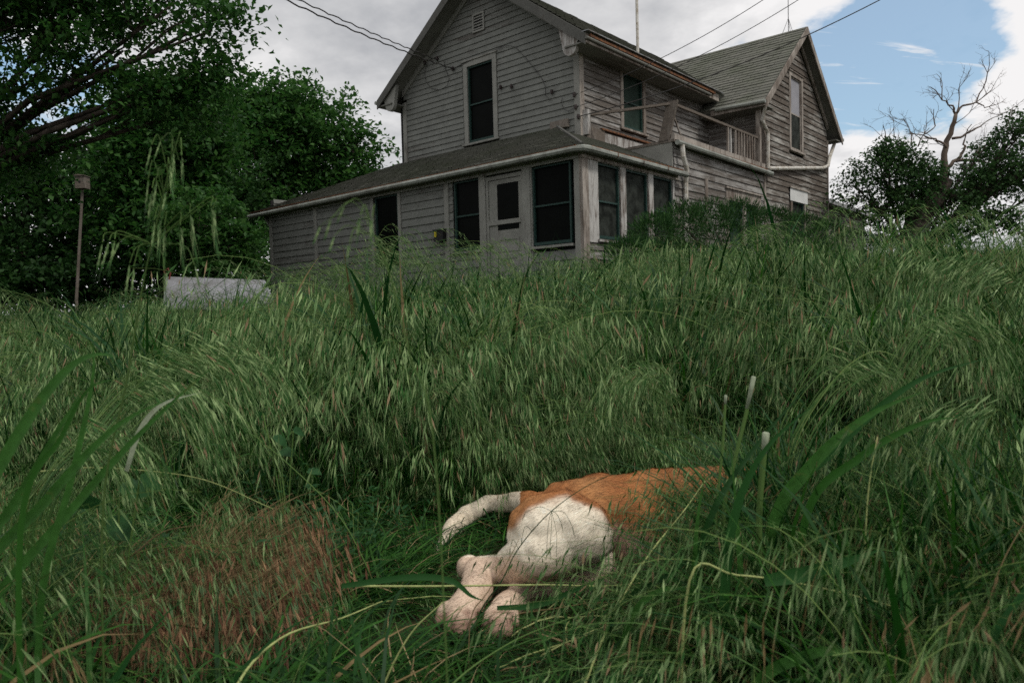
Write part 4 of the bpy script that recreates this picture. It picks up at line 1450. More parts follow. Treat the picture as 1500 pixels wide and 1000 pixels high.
    # coat markings and painted toe shade
    ORG, ORD, WHT, PCH, PNK, TAN = map(np.array, ((.31, .120, .040), (.15, .062, .026), (.80, .72, .58), (.60, .46, .35), (.42, .27, .23), (.55, .30, .12)))
    def coat(p):
        x, y = topx(p)
        n = mnoise.noise(Vector(p) * 22) * 9 + mnoise.noise(Vector(p) * 70) * 4
        n2 = mnoise.noise(Vector(p) * 9)
        # orange field of the back
        n3 = mnoise.noise(Vector((p[0] * 10, p[1] * 34, p[2] * 34)))
        base = ORG * (1 + 0.35 * n2 + 0.40 * n3)
        lt = max(0, n2 * 1.6 - .1)
        base = base * (1 - lt * .5) + np.array((.46, .26, .11)) * lt * .5
        if x > 985: base = ORG * 0.7 + ORD * 0.3 + 0.12 * n2 * ORG + np.array((.05, .03, .015))
        # thigh patch: inside the arc
        yb = np.interp(x, [735, 745, 770, 800, 830, 860, 880, 893, 905, 915], [792, 776, 752, 735, 726, 736, 750, 765, 785, 820]) + n
        w = 1 / (1 + math.exp(-(y - yb) / 2.2)) if x < 905 + n else 0.0
        tgt = WHT * (1 + 0.1 * n2)
        if x < 905 and y > 805:
            t = min(1, (y - 805) / 45); tgt = WHT * (1 - t) + PCH * t
        if x < 760 and y > 815: tgt = PCH * 1.12 * (1 + .25 * n2)
        if x > 770 and y > 838: tgt = PCH * 0.9
        if y > 886:  # brown paw pads, plus shade of the toe clefts painted into the colour
            t = min(1, max(0, (y - 886) / 22 + 1.1 * mnoise.noise(Vector(p) * 55)))
            tgt = tgt * (1 - t * .75) + np.array((.20, .095, .07)) * t * .75
        c = base * (1 - w) + tgt * w
        # belly skin, pink and thinly haired
        if x >= 898:
            b = 1 / (1 + math.exp(-(y - np.interp(x, [890, 900, 940, 985, 1010, 1400], [800, 772, 784, 800, 812, 830]) + n) / 4))
            c = c * (1 - b) + PNK * (1 + .2 * n2) * b
        # tail: white with tan upper edge
        if x < 780 and y < 822 and y < 790 + (x < 690) * 40 and p[1] > 1.62:
            if x < 762 or y < 716:
                c = WHT * 0.92 * (1 + .12 * n2)
            c = c * 0.9 + TAN * 0.1 * (1 + n2)
        return np.clip(c, 0.01, 0.9)
    cols = np.ones((nv, 4), dtype=np.float32)
    for i in range(nv):
        cols[i, :3] = coat(co[i])
    ca = body_me.color_attributes.new('Coat', 'FLOAT_COLOR', 'POINT')
    ca.data.foreach_set('color', cols.ravel())
    mt, nt, p, out = new_mat('dog_skin')
    at_ = nt.nodes.new('ShaderNodeVertexColor'); at_.layer_name = 'Coat'
    tc = nt.nodes.new('ShaderNodeTexCoord')
    nn = N_noise(nt, tc.outputs['Object'], 260, 3, 0.7)
    nt.links.new(N_mix(nt, N_range(nt, nn, .35, .65, 0, 0.15), at_.outputs[0], (0.1, 0.05, 0.03)), p.inputs['Base Color'])
    p.inputs['Roughness'].default_value = 0.8
    p.inputs['Specular IOR Level'].default_value = 0.15
    N_bump(nt, nn, 0.4, 0.001, p)
    body_me.materials.clear(); body_me.materials.append(mt)
    root = empty('dog', (hip.x, hip.y, GZ))
    tag(root, 'rust and white dog lying on its side in the trampled grass', 'dog')
    off = Vector((-hip.x, -hip.y, -GZ))
    body_me.transform(Matrix.Translation(off))
    link('body', body_me, root)
    # fur: fine tapering hairs, direction follows the body
    body_me.calc_loop_triangles()
    nt_ = len(body_me.loop_triangles)
    tri = np.empty(nt_ * 3, dtype=np.int32); body_me.loop_triangles.foreach_get('vertices', tri); tri = tri.reshape(-1, 3)
    area = np.empty(nt_, dtype=np.float32); body_me.loop_triangles.foreach_get('area', area)
    co2 = co + np.array(off, dtype=np.float32)
    nr2 = np.empty(nv * 3, dtype=np.float32); body_me.vertices.foreach_get('normal', nr2); nr2 = nr2.reshape(-1, 3)
    n = 120000
    pick = rng.choice(nt_, n, p=area / area.sum())
    w = rng.dirichlet((1, 1, 1), n)
    T = tri[pick]
    P = (co2[T] * w[:, :, None]).sum(1); Nn = (nr2[T] * w[:, :, None]).sum(1)
    Nn /= np.linalg.norm(Nn, axis=1)[:, None] + 1e-9
    Cc = (cols[T] * w[:, :, None]).sum(1)
    keep = (P[:, 2] > 0.012)
    P, Nn, Cc = P[keep], Nn[keep], Cc[keep]; n = len(P)
    u_ = P[:, 0]
    flow = np.zeros((n, 3))
    flow[:, 0] = -1.0; flow[:, 1] = -0.35; flow[:, 2] = -0.45
    wob = np.array([[mnoise.noise((q[0] * 9, q[1] * 9, q[2] * 9)), mnoise.noise((q[0] * 9 + 5, q[1] * 9, q[2] * 9)), mnoise.noise((q[0] * 9, q[1] * 9 + 5, q[2] * 9))] for q in P])
    flow += wob * 1.1 + rng.normal(0, .22, (n, 3))
    flow -= Nn * (flow * Nn).sum(1)[:, None]
    flow /= np.linalg.norm(flow, axis=1)[:, None] + 1e-9
    Ln = rng.uniform(.007, .015, n)
    thin = (P[:, 0] < -0.02)
    Ln[thin] *= 0.62
    D = flow * 0.97 + Nn * 0.20
    S = np.cross(D, Nn); S /= np.linalg.norm(S, axis=1)[:, None] + 1e-9
    wd = 0.00048
    A = P - S * wd; B = P + S * wd; C = P + D * Ln[:, None]
    V = np.stack([A, B, C], 1).reshape(-1, 3)
    fm = bpy.data.meshes.new('fur')
    fm.vertices.add(3 * n); fm.vertices.foreach_set('co', V.astype(np.float32).ravel())
    fm.loops.add(3 * n); fm.loops.foreach_set('vertex_index', np.arange(3 * n, dtype=np.int32))
    fm.polygons.add(n); fm.polygons.foreach_set('loop_start', (np.arange(n) * 3).astype(np.int32)); fm.polygons.foreach_set('loop_total', np.full(n, 3, dtype=np.int32))
    shade = rng.uniform(.66, 1.25, n) * np.clip([1 + .55 * mnoise.noise((q[0] * 22, q[1] * 60, q[2] * 60)) for q in P], .45, 1.4)
    fc = np.ones((n, 3, 4), dtype=np.float32); fc[:, :, :3] = np.clip(Cc[:, None, :3] * shade[:, None, None], 0, .92)
    fca = fm.color_attributes.new('Coat', 'FLOAT_COLOR', 'POINT'); fca.data.foreach_set('color', fc.ravel())
    fmat, nt, p, out = new_mat('dog_fur')
    at_ = nt.nodes.new('ShaderNodeVertexColor'); at_.layer_name = 'Coat'
    nt.links.new(at_.outputs[0], p.inputs['Base Color'])
    p.inputs['Roughness'].default_value = 0.6
    p.inputs['Specular IOR Level'].default_value = 0.2
    # hairs shade with the skin under them
    fm.materials.append(fmat)
    fm.update(calc_edges=True)
    fo = link('fur', fm, root)
    fm.polygons.foreach_set('use_smooth', np.ones(n, dtype=bool))
    fm.normals_split_custom_set_from_vertices(np.repeat((Nn * .8 + D * .0), 3, axis=0).tolist())
    fo['kind'] = 'stuff'
    # claws, pads, nose, ear
    for tx, ty in ((643, 917), (657, 931), (675, 935), (692, 922), (712, 920), (725, 931), (741, 931), (755, 918)):
        q = dp(tx - 2, ty + 8, .018) + off; q.z = max(q.z, .008)
        m = MB(); m.tube([q + Vector((0, .006, .006)), q + Vector((-.002, -.006, 0)), q + Vector((-.003, -.013, -.006))], [.0045, .0035, .001], 6)
        m.build('claw', M['claw'], root, smooth=True)
    q = dp(690, 918, .050) + off
    m = MB(); m.tube([q, q + Vector((-.004, -.012, -.004))], [.005, .002], 6)
    m.build('dewclaw', M['claw'], root, smooth=True)
    q = dp(1478, 848, .08) + off
    m = MB(); m.tube([q + Vector((-.01, 0, 0)), q + Vector((.012, -.01, 0)), q + Vector((.02, -.012, 0))], [.016, .016, .006], 8)
    m.build('nose', M['nose'], root, smooth=True)
    q = dp(1385, 775, .16) + off
    m = MB(); m.ribbon([q, q + Vector((.0, -.03, .02)), q + Vector((-.03, -.08, .0)), q + Vector((-.05, -.12, -.04))], [.03, .045, .04, .004], Vector((1, .2, 0)).normalized(), fold=.2)
    m.build('ear', plain_mat('ear_fur', (.22, .08, .03), 0.8, .4, 30), root)


dog()

# ------------------------------------------------------------------ grasses
TMPC = bpy.data.collections.new('grass_variants')


def blade_pts(p, az, L_, th0, th1, n=6, twist=0.0):
    pts = [Vector(p)]
    q = Vector(p)
    for i in range(n):
        t = (i + 0.5) / n
        th = th0 + (th1 - th0) * t ** 1.4
        a = az + twist * t
        q = q + Vector((math.cos(a) * math.sin(th), math.sin(a) * math.sin(th), math.cos(th))) * (L_ / n)
        pts.append(q.copy())
    return pts


def add_blade(m, p, az, L_, w, th0, th1, mi, n=6, twist=0.0):
    pts = blade_pts(p, az, L_, th0, th1, n, twist)
    prof = [w * (0.7 + 0.5 * math.sin(math.pi * min(1, i / n * 1.1))) * (1 - (i / n) ** 2.2) for i in range(n + 1)]
    prof[-1] = 0
    side = Vector((-math.sin(az), math.cos(az), 0))
    side = (side + Vector((0, 0, random.uniform(-.5, .5)))).normalized()
    # two-sided flat strip (cheap) with a keel on wide ones
    base = len(m.v)
    for i, q in enumerate(pts):
        m.v.append(tuple(q - side * prof[i])); m.v.append(tuple(q + side * prof[i]))
    for i in range(n):
        a = base + 2 * i
        m.f.append((a, a + 1, a + 3, a + 2)); m.m.append(mi)
    return pts


def add_spikelet(m, p, d, L_, w, mi, awn=0.6):
    """slender brome spikelet hanging from p along d, with awns"""
    d = d.normalized()
    s = d.orthogonal().normalized()
    s = Matrix.Rotation(random.uniform(0, 6.28), 3, d) @ s
    t = d.cross(s)
    a = p + d * L_ * 0.42
    e = p + d * L_
    m.add([p, a + s * w, e, a - s * w, a + t * w * .7, a - t * w * .7], [(0, 1, 2), (0, 2, 3), (0, 4, 2), (0, 2, 5)], mi)
    for k in range(2):
        j = (d + s * random.uniform(-.22, .22) + t * random.uniform(-.22, .22)).normalized()
        q = a + d * L_ * 0.3
        m.add([q + s * 0.0005, q - s * 0.0005, q + j * L_ * awn], [(0, 1, 2)], mi)


def add_stem(m, pts, r0, r1, mi, n=3):
    k = len(pts)
    m.tube(pts, [r0 + (r1 - r0) * i / (k - 1) for i in range(k)], n, mi, caps=False)


def add_brome(m, p, az, H_, nod=1.9, nbr=16, mi_stem=1, mi_sp=2, sp=0.021, r=0.0011, lean=0.1):
    pts = blade_pts(p, az, H_, lean, nod, 11, random.uniform(-.4, .4))
    add_stem(m, pts, r, r * 0.4, mi_stem)
    k = len(pts) - 1
    for b in range(nbr):
        t = 0.56 + 0.44 * (b / nbr)
        i = min(k - 1, int(t * k))
        q = pts[i].lerp(pts[i + 1], t * k - i)
        tang = (pts[i + 1] - pts[i]).normalized()
        ba = az + random.gauss(0, 0.75)
        out = Vector((math.cos(ba), math.sin(ba), random.uniform(-.1, .6)))
        bl_ = random.uniform(.012, .045) * (1.25 - 0.5 * t)
        mid = q + (out * 0.6 + tang * 0.6).normalized() * bl_
        end = mid + (out * 0.35 + Vector((0, 0, -1)) + Vector((random.gauss(0, .12), random.gauss(0, .12), 0))).normalized() * bl_ * 0.8
        m.add([q + Vector((.0004, 0, 0)), q - Vector((.0004, 0, 0)), mid - Vector((.0003, 0, 0)), mid + Vector((.0003, 0, 0))], [(0, 1, 2, 3)], mi_stem)
        m.add([mid + Vector((0, .0004, 0)), mid - Vector((0, .0004, 0)), end], [(0, 1, 2)], mi_stem)
        dn = (Vector((0, 0, -1)) + out * random.uniform(.1, .55)).normalized()
        add_spikelet(m, end, dn, sp * random.uniform(.8, 1.3), random.uniform(.05, .078) * sp, mi_sp, 0.9)


def variant(kind, i):
    m = MB()
    mats = [M['blade'], M['stem'], M['spike'], M['dry'], M['blade_dark']]
    U, G = random.uniform, random.gauss
    def root_(rm):
        a, r = U(0, 6.28), U(0, rm)
        return (math.cos(a) * r, math.sin(a) * r, 0)
    if kind == 'leafy':
        for _ in range(24):
            add_blade(m, root_(.10), U(0, 6.28), U(.26, .66), U(.0020, .0052), U(.02, .35), U(.5, 2.1), 0, 6, U(-.5, .5))
        for _ in range(3):
            add_blade(m, root_(.08), U(0, 6.28), U(.35, .75), U(.005, .009), .1, U(.5, 1.8), random.choice((0, 4)), 7)
        for _ in range(2):
            add_brome(m, root_(.06), G(0, .85), U(.45, .72), U(1.5, 2.5), random.randint(13, 18), lean=U(.0, .35), sp=.034)
    elif kind == 'brome':
        for _ in range(12):
            add_blade(m, root_(.09), U(0, 6.28), U(.22, .5), U(.0015, .0032), U(.02, .4), U(.5, 2.0), 0, 6)
        for _ in range(10):
            add_brome(m, root_(.07), G(0, .8), U(.42, .80), U(1.5, 2.6), random.randint(15, 22), lean=U(.0, .35), sp=.037)
    elif kind == 'lying':
        for _ in range(22):
            x, y, _z = root_(.13)
            add_blade(m, (x, y, U(0, .035)), G(0, 1.3), U(.12, .32), U(.0015, .0042), U(.5, 1.35), U(1.4, 1.9), random.choice((0, 0, 0, 0, 4, 4, 0, 0, 3)), 5, U(-.8, .8))
        for _ in range(3 if i >= 3 else 0):
            add_brome(m, root_(.06), G(0, 1.2), U(.16, .30), 1.7, 10, lean=1.0, sp=.022)
    elif kind == 'tangle':
        for _ in range(20):
            x, y, _z = root_(.11)
            add_blade(m, (x, y, U(0, .04)), U(0, 6.28), U(.22, .48), U(.0018, .0055), U(.05, .9), U(.9, 2.2), random.choice((0, 0, 0, 0, 0, 0, 4, 4, 4, 3)), 6, U(-.8, .8))
        for _ in range(3):
            add_brome(m, root_(.08), U(0, 6.28), U(.35, .60), U(1.6, 2.5), 15, lean=U(.1, .7), sp=.030, mi_sp=random.choice((2, 2, 2, 2, 3)))
    elif kind == 'red':
        for _ in range(10):
            add_blade(m, root_(.09), G(0, 1.), U(.12, .30), U(.0014, .0035), U(.2, .9), U(.9, 1.9), random.choice((0, 0, 3)), 5)
        for _ in range(7):
            add_brome(m, root_(.07), G(0, .6), U(.22, .36), U(1.0, 2.0), 12, sp=.042, lean=U(.1, .8), mi_sp=random.choice((2, 2, 5)))
        mats = [M['blade'], M['dry'], M['spike_red'], M['dry'], M['blade_dark'], M['spike']]
    elif kind == 'weed':
        for _ in range(5):
            a = U(0, 6.28)
            pts = blade_pts((0, 0, 0), a, U(.12, .28), U(.1, .6), U(.4, 1.2), 6)
            add_stem(m, pts, .0014, .0008, 1)
            for i in range(1, 7):
                for s_ in (-1, 1):
                    add_blade(m, pts[i], a + s_ * U(.8, 1.6), U(.018, .042), U(.003, .006), U(.8, 1.3), U(1.4, 2.0), 0, 4)
        mats = [M['weed'], M['stem'], M['spike'], M['dry'], M['blade_dark']]
    me = mesh_data('tuft_' + kind, m.v, m.f, mats, m.m)
    o = bpy.data.objects.new('tuft_%s' % kind, me)
    o['kind'] = 'stuff'
    return o


def grass_field(name, label, kinds, pts, group_kinds):
    """one object: grass tufts set on points (u, v, z, rx, ry, rz, scale, variant)"""
    colv = bpy.data.collections.new(name + '_tufts')
    objs = []
    for k, cnt in kinds:
        for i in range(cnt):
            objs.append(variant(k, i))
    # collection children are picked in name order
    for i, o in enumerate(objs):
        o.name = 'tuft_%02d_%s' % (i, name)
        colv.objects.link(o)
    me = bpy.data.meshes.new(name)
    P = np.array(pts, dtype=np.float32)
    me.vertices.add(len(P))
    me.vertices.foreach_set('co', P[:, :3].ravel())
    a = me.attributes.new('rot', 'FLOAT_VECTOR', 'POINT'); a.data.foreach_set('vector', P[:, 3:6].ravel())
    a = me.attributes.new('scl', 'FLOAT_VECTOR', 'POINT')
    sc = np.stack([P[:, 6], P[:, 6], P[:, 6] * P[:, 8]], 1)
    a.data.foreach_set('vector', sc.astype(np.float32).ravel())
    a = me.attributes.new('idx', 'INT', 'POINT'); a.data.foreach_set('value', P[:, 7].astype(np.int32))
    o = link(name, me)
    tag(o, label, 'grass', kind='stuff')
    ng = bpy.data.node_groups.new(name + '_nodes', 'GeometryNodeTree')
    ng.interface.new_socket('Geometry', in_out='INPUT', socket_type='NodeSocketGeometry')
    ng.interface.new_socket('Geometry', in_out='OUTPUT', socket_type='NodeSocketGeometry')
    N, L = ng.nodes.new, ng.links.new
    gi, go = N('NodeGroupInput'), N('NodeGroupOutput')
    iop = N('GeometryNodeInstanceOnPoints')
    ci = N('GeometryNodeCollectionInfo')
    ci.inputs['Collection'].default_value = colv
    ci.inputs['Separate Children'].default_value = True
    ci.inputs['Reset Children'].default_value = True
    def named(nm, t):
        n = N('GeometryNodeInputNamedAttribute'); n.data_type = t; n.inputs['Name'].default_value = nm
        return next(x for x in n.outputs if x.enabled and x.name == 'Attribute')
    e2r = N('FunctionNodeEulerToRotation')
    L(named('rot', 'FLOAT_VECTOR'), e2r.inputs[0])
    L(gi.outputs[0], iop.inputs['Points'])
    L(ci.outputs[0], iop.inputs['Instance'])
    iop.inputs['Pick Instance'].default_value = True
    L(named('idx', 'INT'), iop.inputs['Instance Index'])
    L(e2r.outputs[0], iop.inputs['Rotation'])
    L(named('scl', 'FLOAT_VECTOR'), iop.inputs['Scale'])
    L(iop.outputs[0], go.inputs[0])
    md = o.modifiers.new('tufts', 'NODES')
    md.node_group = ng
    return o


def in_house(u, v, pad=0.0):
    h = HINV @ Vector((u, v, 0))
    return (h.x > XF - 0.1 - pad and h.y > YS - 0.1 - pad and h.x < 27 and h.y < YL + 0.3 + pad)


def px_of(u, v, z):
    return topx((u, v, z))


DOGP = [(-0.22, 1.38), (-0.10, 1.62), (0.05, 1.80), (0.35, 1.82), (0.70, 1.78), (1.02, 1.58)]


def dog_dist(u, v):
    return min(math.hypot(u - a, v - b) for a, b in DOGP)


tall, low, red, weeds = [], [], [], []
def scatter():
    bands = [(0.80, 2.1, 260), (2.1, 3.2, 130), (3.2, 5.5, 80), (5.5, 9.0, 50), (9.0, 14.0, 28), (14.0, 26.0, 12)]
    for v0, v1, dens in bands:
        w = v1 * 0.78 + 1.0
        n = int(dens * (v1 - v0) * 2 * w)
        for _ in range(n):
            v = random.uniform(v0, v1); u = random.uniform(-w, w)
            if abs(u) > v * 0.78 + 1.0 or in_house(u, v):
                continue
            z = ground_z(u, v)
            x, y = px_of(u, v, z)
            wind = -0.5 + 4.2 * mnoise.noise((u * .42, v * .42, 7)) + random.gauss(0, 0.45)
            full = random.uniform(.78, 1.12) * (0.98 + 0.55 * mnoise.noise((u * 1.35, v * 1.35, 2)) + 0.15 * mnoise.noise((u * .3, v * .3, 5)))
            if v > 2.1 and mnoise.noise((u * 1.35, v * 1.35, 2)) < -0.30 and random.random() < .75: continue
            lim = 0.66
            dd = dog_dist(u, v)
            if v < 1.7 and 60 < x < 400 and y > 770 and random.random() < .72: continue
            if v < 2.12:
                if u < -0.40: top = np.interp(x, [-400, 0, 200, 380, 480, 560], [560, 690, 800, 800, 845, 900])
                elif x > 1050: top = np.interp(x, [1050, 1100, 1160, 1300, 1500], [870, 770, 680, 600, 545])
                else: top = 965 if x > 600 else 925
                top += random.uniform(-15, 40)
                lim = max(0.05, min(0.66, at(x, top, v).z - z))
                if 480 < x < 1060 + max(0, 1.25 - v) * 450: lim = min(lim, .19)
            else:
                lim = (0.46 + 0.34 * sstep(2.15, 2.7, v)) * (1 - 0.07 * min(1, -u / 1.2) if u < 0 else 1)
                if v < 3.2: full *= random.uniform(.55, 1.08)
                if random.random() < .10: full *= random.uniform(1.12, 1.32)
            if dd < 0.135:
                continue
            if dd < 0.24 and v < 1.9 and x < 1040: lim = min(lim, 0.07)
            if lim < 0.20:
                sc_ = random.uniform(.6, 1.0) * max(0.45, min(1, lim / .12))
                if dd < .36 and 640 < x < 1060: sc_ *= .55
                elif 600 < x < 1080: sc_ *= .75
                if random.random() < .75:
                    low.append((u, v, z + .004, 0, 0, random.uniform(0, 6.28), sc_, random.randint(0, 2 if 560 < x < 1090 else 4), random.uniform(.7, 1.3) if lim > .1 else .8))
                continue
            if v < 2.12:
                s = random.uniform(.75, 1.0)
                tall.append((u, v, z - .01, random.gauss(0, .12), random.gauss(0, .12), random.uniform(0, 6.28), s, 14 + random.randint(0, 4), lim / .42 / s * random.uniform(.8, 1.05)))
                continue
            s = full * lim / 0.66 * (1 - .12 * sstep(6, 12, v))
            k = 6 + random.randint(0, 7) if random.random() < 0.50 else random.randint(0, 5)
            tall.append((u, v, z - .01, random.gauss(0, .09), random.gauss(0, .09), wind, max(.3, s), k, random.uniform(.92, 1.08)))
    # short growth everywhere near, so that the soil hardly shows
    for _ in range(2200):
        v = random.uniform(.85, 3.0); u = random.uniform(-2.2, 2.2)
        if abs(u) > v * .78 + .4 or dog_dist(u, v) < .15: continue
        near_ = .5 if dog_dist(u, v) < .36 and v < 1.75 and -.20 < u < .5 else 1
        low.append((u, v, ground_z(u, v) + .003, 0, 0, random.uniform(0, 6.28), near_ * random.uniform(.4, .85), random.randint(0, 4 if (u > .5 or u < -.25) else 2), .8))
    # thick growth in front of the shoulder and head of the dog
    for _ in range(330):
        x = random.uniform(1088, 1560); v = random.uniform(.98, 1.5)
        u = at(x, 800, v).x
        if dog_dist(u, v) < .13: continue
        z = ground_z(u, v)
        top = np.interp(x, [1075, 1120, 1200, 1500], [770, 690, 640, 560]) + random.uniform(-10, 90)
        lim = max(.1, at(x, top, v).z - z)
        k = random.choice((0, 1, 2, 3, 4, 5, 14, 15, 16, 17, 18, 14, 15, 16, 17, 18, 7, 9))
        s_ = random.uniform(.7, .9)
        tall.append((u, v, z - .01, random.gauss(0, .15), random.gauss(0, .15), random.uniform(0, 6.28), s_, k, lim / (.60 if k < 14 else .42) / s_))
    for _ in range(80):
        x = random.uniform(1105, 1240); v = random.uniform(1.25, 1.55)
        u = at(x, 800, v).x
        if dog_dist(u, v) < .10: continue
        z = ground_z(u, v)
        tall.append((u, v, z - .01, random.gauss(0, .15), random.gauss(0, .15), random.uniform(0, 6.28), random.uniform(.6, .8), random.randint(0, 5), random.uniform(.8, 1.1)))
    # flattened growth beside the paws
    for _ in range(520):
        x, y = random.uniform(330, 720), random.uniform(800, 1000)
        p = atz(x, y, GZ)
        if dog_dist(p.x, p.y) < .13: continue
        low.append((p.x, p.y, GZ + .002, 0, 0, random.uniform(0, 6.28), random.uniform(.30, .62), random.randint(0, 3), .7))
    # ripe reddish brome patch
    for _ in range(135):
        if random.random() < .55: x, y = random.gauss(285, 38), random.gauss(925, 42)
        else: x, y = random.gauss(130, 85), random.gauss(965, 28)
        if x > 345 or y < 810: continue
        p = atz(x, y, GZ)
        red.append((p.x, p.y, GZ, 0, 0, random.gauss(-.5, .5), random.uniform(.65, .95) * (1.0 if 240 < x < 360 else .85), random.randint(0, 3), 1))
    for _ in range(26):
        x = random.uniform(1120, 1420); y = random.uniform(820, 960)
        p = atz(x, y, GZ)
        if dog_dist(p.x, p.y) < .12: continue
        red.append((p.x, p.y, GZ, 0, 0, random.uniform(0, 6.28), random.uniform(.35, .6), random.randint(0, 3), 1))
    for (cx, cy, n, sp_) in ((440, 860, 16, 40), (500, 770, 14, 60), (180, 830, 12, 60), (1300, 800, 10, 90), (420, 780, 14, 40)):
        for _ in range(n):
            p = atz(random.gauss(cx, sp_), max(560, random.gauss(cy, sp_ * .5)), GZ)
            if dog_dist(p.x, p.y) < .2: continue
            weeds.append((p.x, p.y, ground_z(p.x, p.y), 0, 0, random.uniform(0, 6.28), random.uniform(.5, .95), random.randint(0, 3), 1))


def atz_height(x, y, v):
    return at(x, y, v).z


scatter()
grass_field('tall_grass', 'tall wind combed green grass with silvery drooping seed heads filling the yard', [('leafy', 6), ('brome', 8), ('tangle', 5)], tall, None)
grass_field('short_grass', 'short trampled grass and straw around the dog', [('lying', 5)], low, None)
grass_field('ripe_grass', 'reddish brown ripe seed heads in a low patch of grass', [('red', 4)], red, None)
grass_field('ground_weeds', 'low leafy weeds growing between the grass near the dog', [('weed', 4)], weeds, None)


def fallen_stems():
    m = MB()
    for _ in range(75):
        x, y = random.uniform(380, 1150), random.uniform(850, 1010)
        p = atz(x, y, GZ)
        if dog_dist(p.x, p.y) < .17: continue
        a = random.gauss(.5, .9)
        L_ = random.uniform(.10, .32)
        h = random.uniform(.02, .07)
        q = p + Vector((math.cos(a), math.sin(a) * .8, 0)) * L_
        if dog_dist(q.x, q.y) < .10: continue
        mid = p.lerp(q, .5) + Vector((random.gauss(0, .015), random.gauss(0, .015), 0))
        p.z += .01; mid.z = GZ + h; q.z = GZ + h * random.uniform(.2, 1.6)
        m.tube([p, p.lerp(mid, .5) + Vector((0, 0, .006)), mid, mid.lerp(q, .5) + Vector((0, 0, .004)), q], [.0016, .0016, .0015, .0012, .0008], 5, random.choice((0, 0, 1, 2)), caps=False)
    o = m.build('fallen_stems', [M['stem_pale'], M['stem'], M['dry']], smooth=True)
    tag(o, 'pale fallen grass stems strewn over the trampled clearing', 'grass', kind='stuff')


fallen_stems()


def bent_plume(name, label, paths, n, jit, H_=0):
    """seed-heavy stems lodged by wind, all bowing one way"""
    m = MB()
    for _ in range(n):
        pa = random.choice(paths)
        jx, jy, jd = random.gauss(0, jit), random.gauss(0, jit * .5), random.gauss(0, .07)
        pts = [at(x + jx * (1 + .3 * i), y + jy * (1 + .3 * i), d + jd) for i, (x, y, d) in enumerate(pa)]
        g = pts[0].copy(); g.z = ground_z(g.x, g.y)
        P_ = []
        Q = [g] + pts
        Q = [Q[0] * 2 - Q[1]] + Q + [Q[-1] * 2 - Q[-2]]
        for i in range(1, len(Q) - 2):
            for k in range(5):
                t = k / 5
                a, b, c, d_ = Q[i - 1], Q[i], Q[i + 1], Q[i + 2]
                P_.append(0.5 * ((2 * b) + (c - a) * t + (2 * a - 5 * b + 4 * c - d_) * t * t + (3 * b - a - 3 * c + d_) * t ** 3))
        P_.append(Q[-2])
        add_stem(m, P_, .0012, .0005, 1)
        K = len(P_) - 1
        for b in range(24):
            t = 0.50 + 0.5 * b / 24
            i = min(K - 1, int(t * K))
            q = P_[i].lerp(P_[i + 1], t * K - i)
            tg = (P_[i + 1] - P_[i]).normalized()
            out = (tg + Vector((random.gauss(0, .5), random.gauss(0, .5), random.gauss(0, .3)))).normalized()
            e = q + out * random.uniform(.01, .035)
            m.add([q, q + Vector((0, 0, .0006)), e], [(0, 1, 2)], 1)
            add_spikelet(m, e, (tg * .6 + Vector((0, 0, -.9)) + out * .3), .028 * random.uniform(.8, 1.25), random.uniform(.0013, .002), 2, .8)
    o = m.build(name, [M['blade'], M['stem'], M['spike']])
    tag(o, label, 'grass', kind='stuff')


bent_plume('lodged_grass', 'seed heavy grass stems bowed over a dark hollow', [
    [(60, 760, 1.25), (150, 620, 1.3), (240, 530, 1.35), (310, 530, 1.4), (370, 600, 1.4)],
    [(90, 740, 1.35), (190, 610, 1.4), (280, 515, 1.45), (350, 520, 1.5), (410, 570, 1.5)],
    [(50, 760, 1.2), (130, 650, 1.2), (210, 570, 1.3), (280, 590, 1.3), (330, 660, 1.3)],
    [(20, 790, 1.1), (60, 700, 1.1), (110, 640, 1.15), (160, 650, 1.15), (190, 700, 1.15)]], 46, 14)
bent_plume('lodged_grass', 'bowed seed heads trailing over the back of the dog', [
    [(1010, 620, 2.1), (960, 570, 2.1), (925, 555, 2.1), (900, 590, 2.05), (890, 640, 2.05)],
    [(880, 640, 2.3), (910, 570, 2.3), (940, 545, 2.3), (965, 580, 2.25), (975, 640, 2.2)],
    [(560, 640, 2.2), (600, 580, 2.2), (640, 560, 2.2), (665, 590, 2.2), (675, 650, 2.2)],
    [(700, 560, 2.4), (740, 480, 2.4), (790, 460, 2.4), (830, 490, 2.4), (850, 550, 2.4)]], 44, 12)
bent_plume('lodged_grass', 'tall plumes of seed heads breaking the line of the porch wall', [
    [(480, 470, 3.6), (530, 400, 3.6), (580, 368, 3.6), (620, 380, 3.6), (650, 420, 3.6)],
    [(560, 470, 3.9), (610, 400, 3.9), (660, 372, 3.9), (700, 385, 3.9), (730, 430, 3.9)],
    [(520, 460, 4.3), (545, 390, 4.3), (570, 352, 4.3), (590, 365, 4.3), (605, 400, 4.3)],
    [(420, 490, 3.4), (470, 430, 3.4), (520, 395, 3.4), (560, 400, 3.4), (590, 450, 3.4)],
    [(640, 470, 3.5), (680, 410, 3.5), (720, 372, 3.5), (752, 385, 3.5), (770, 430, 3.5)],
    [(760, 460, 4.0), (800, 410, 4.0), (835, 385, 4.0), (870, 395, 4.0), (890, 430, 4.0)],
    [(860, 450, 4.2), (910, 400, 4.2), (960, 380, 4.2), (1000, 390, 4.2), (1030, 430, 4.2)]], 130, 20)
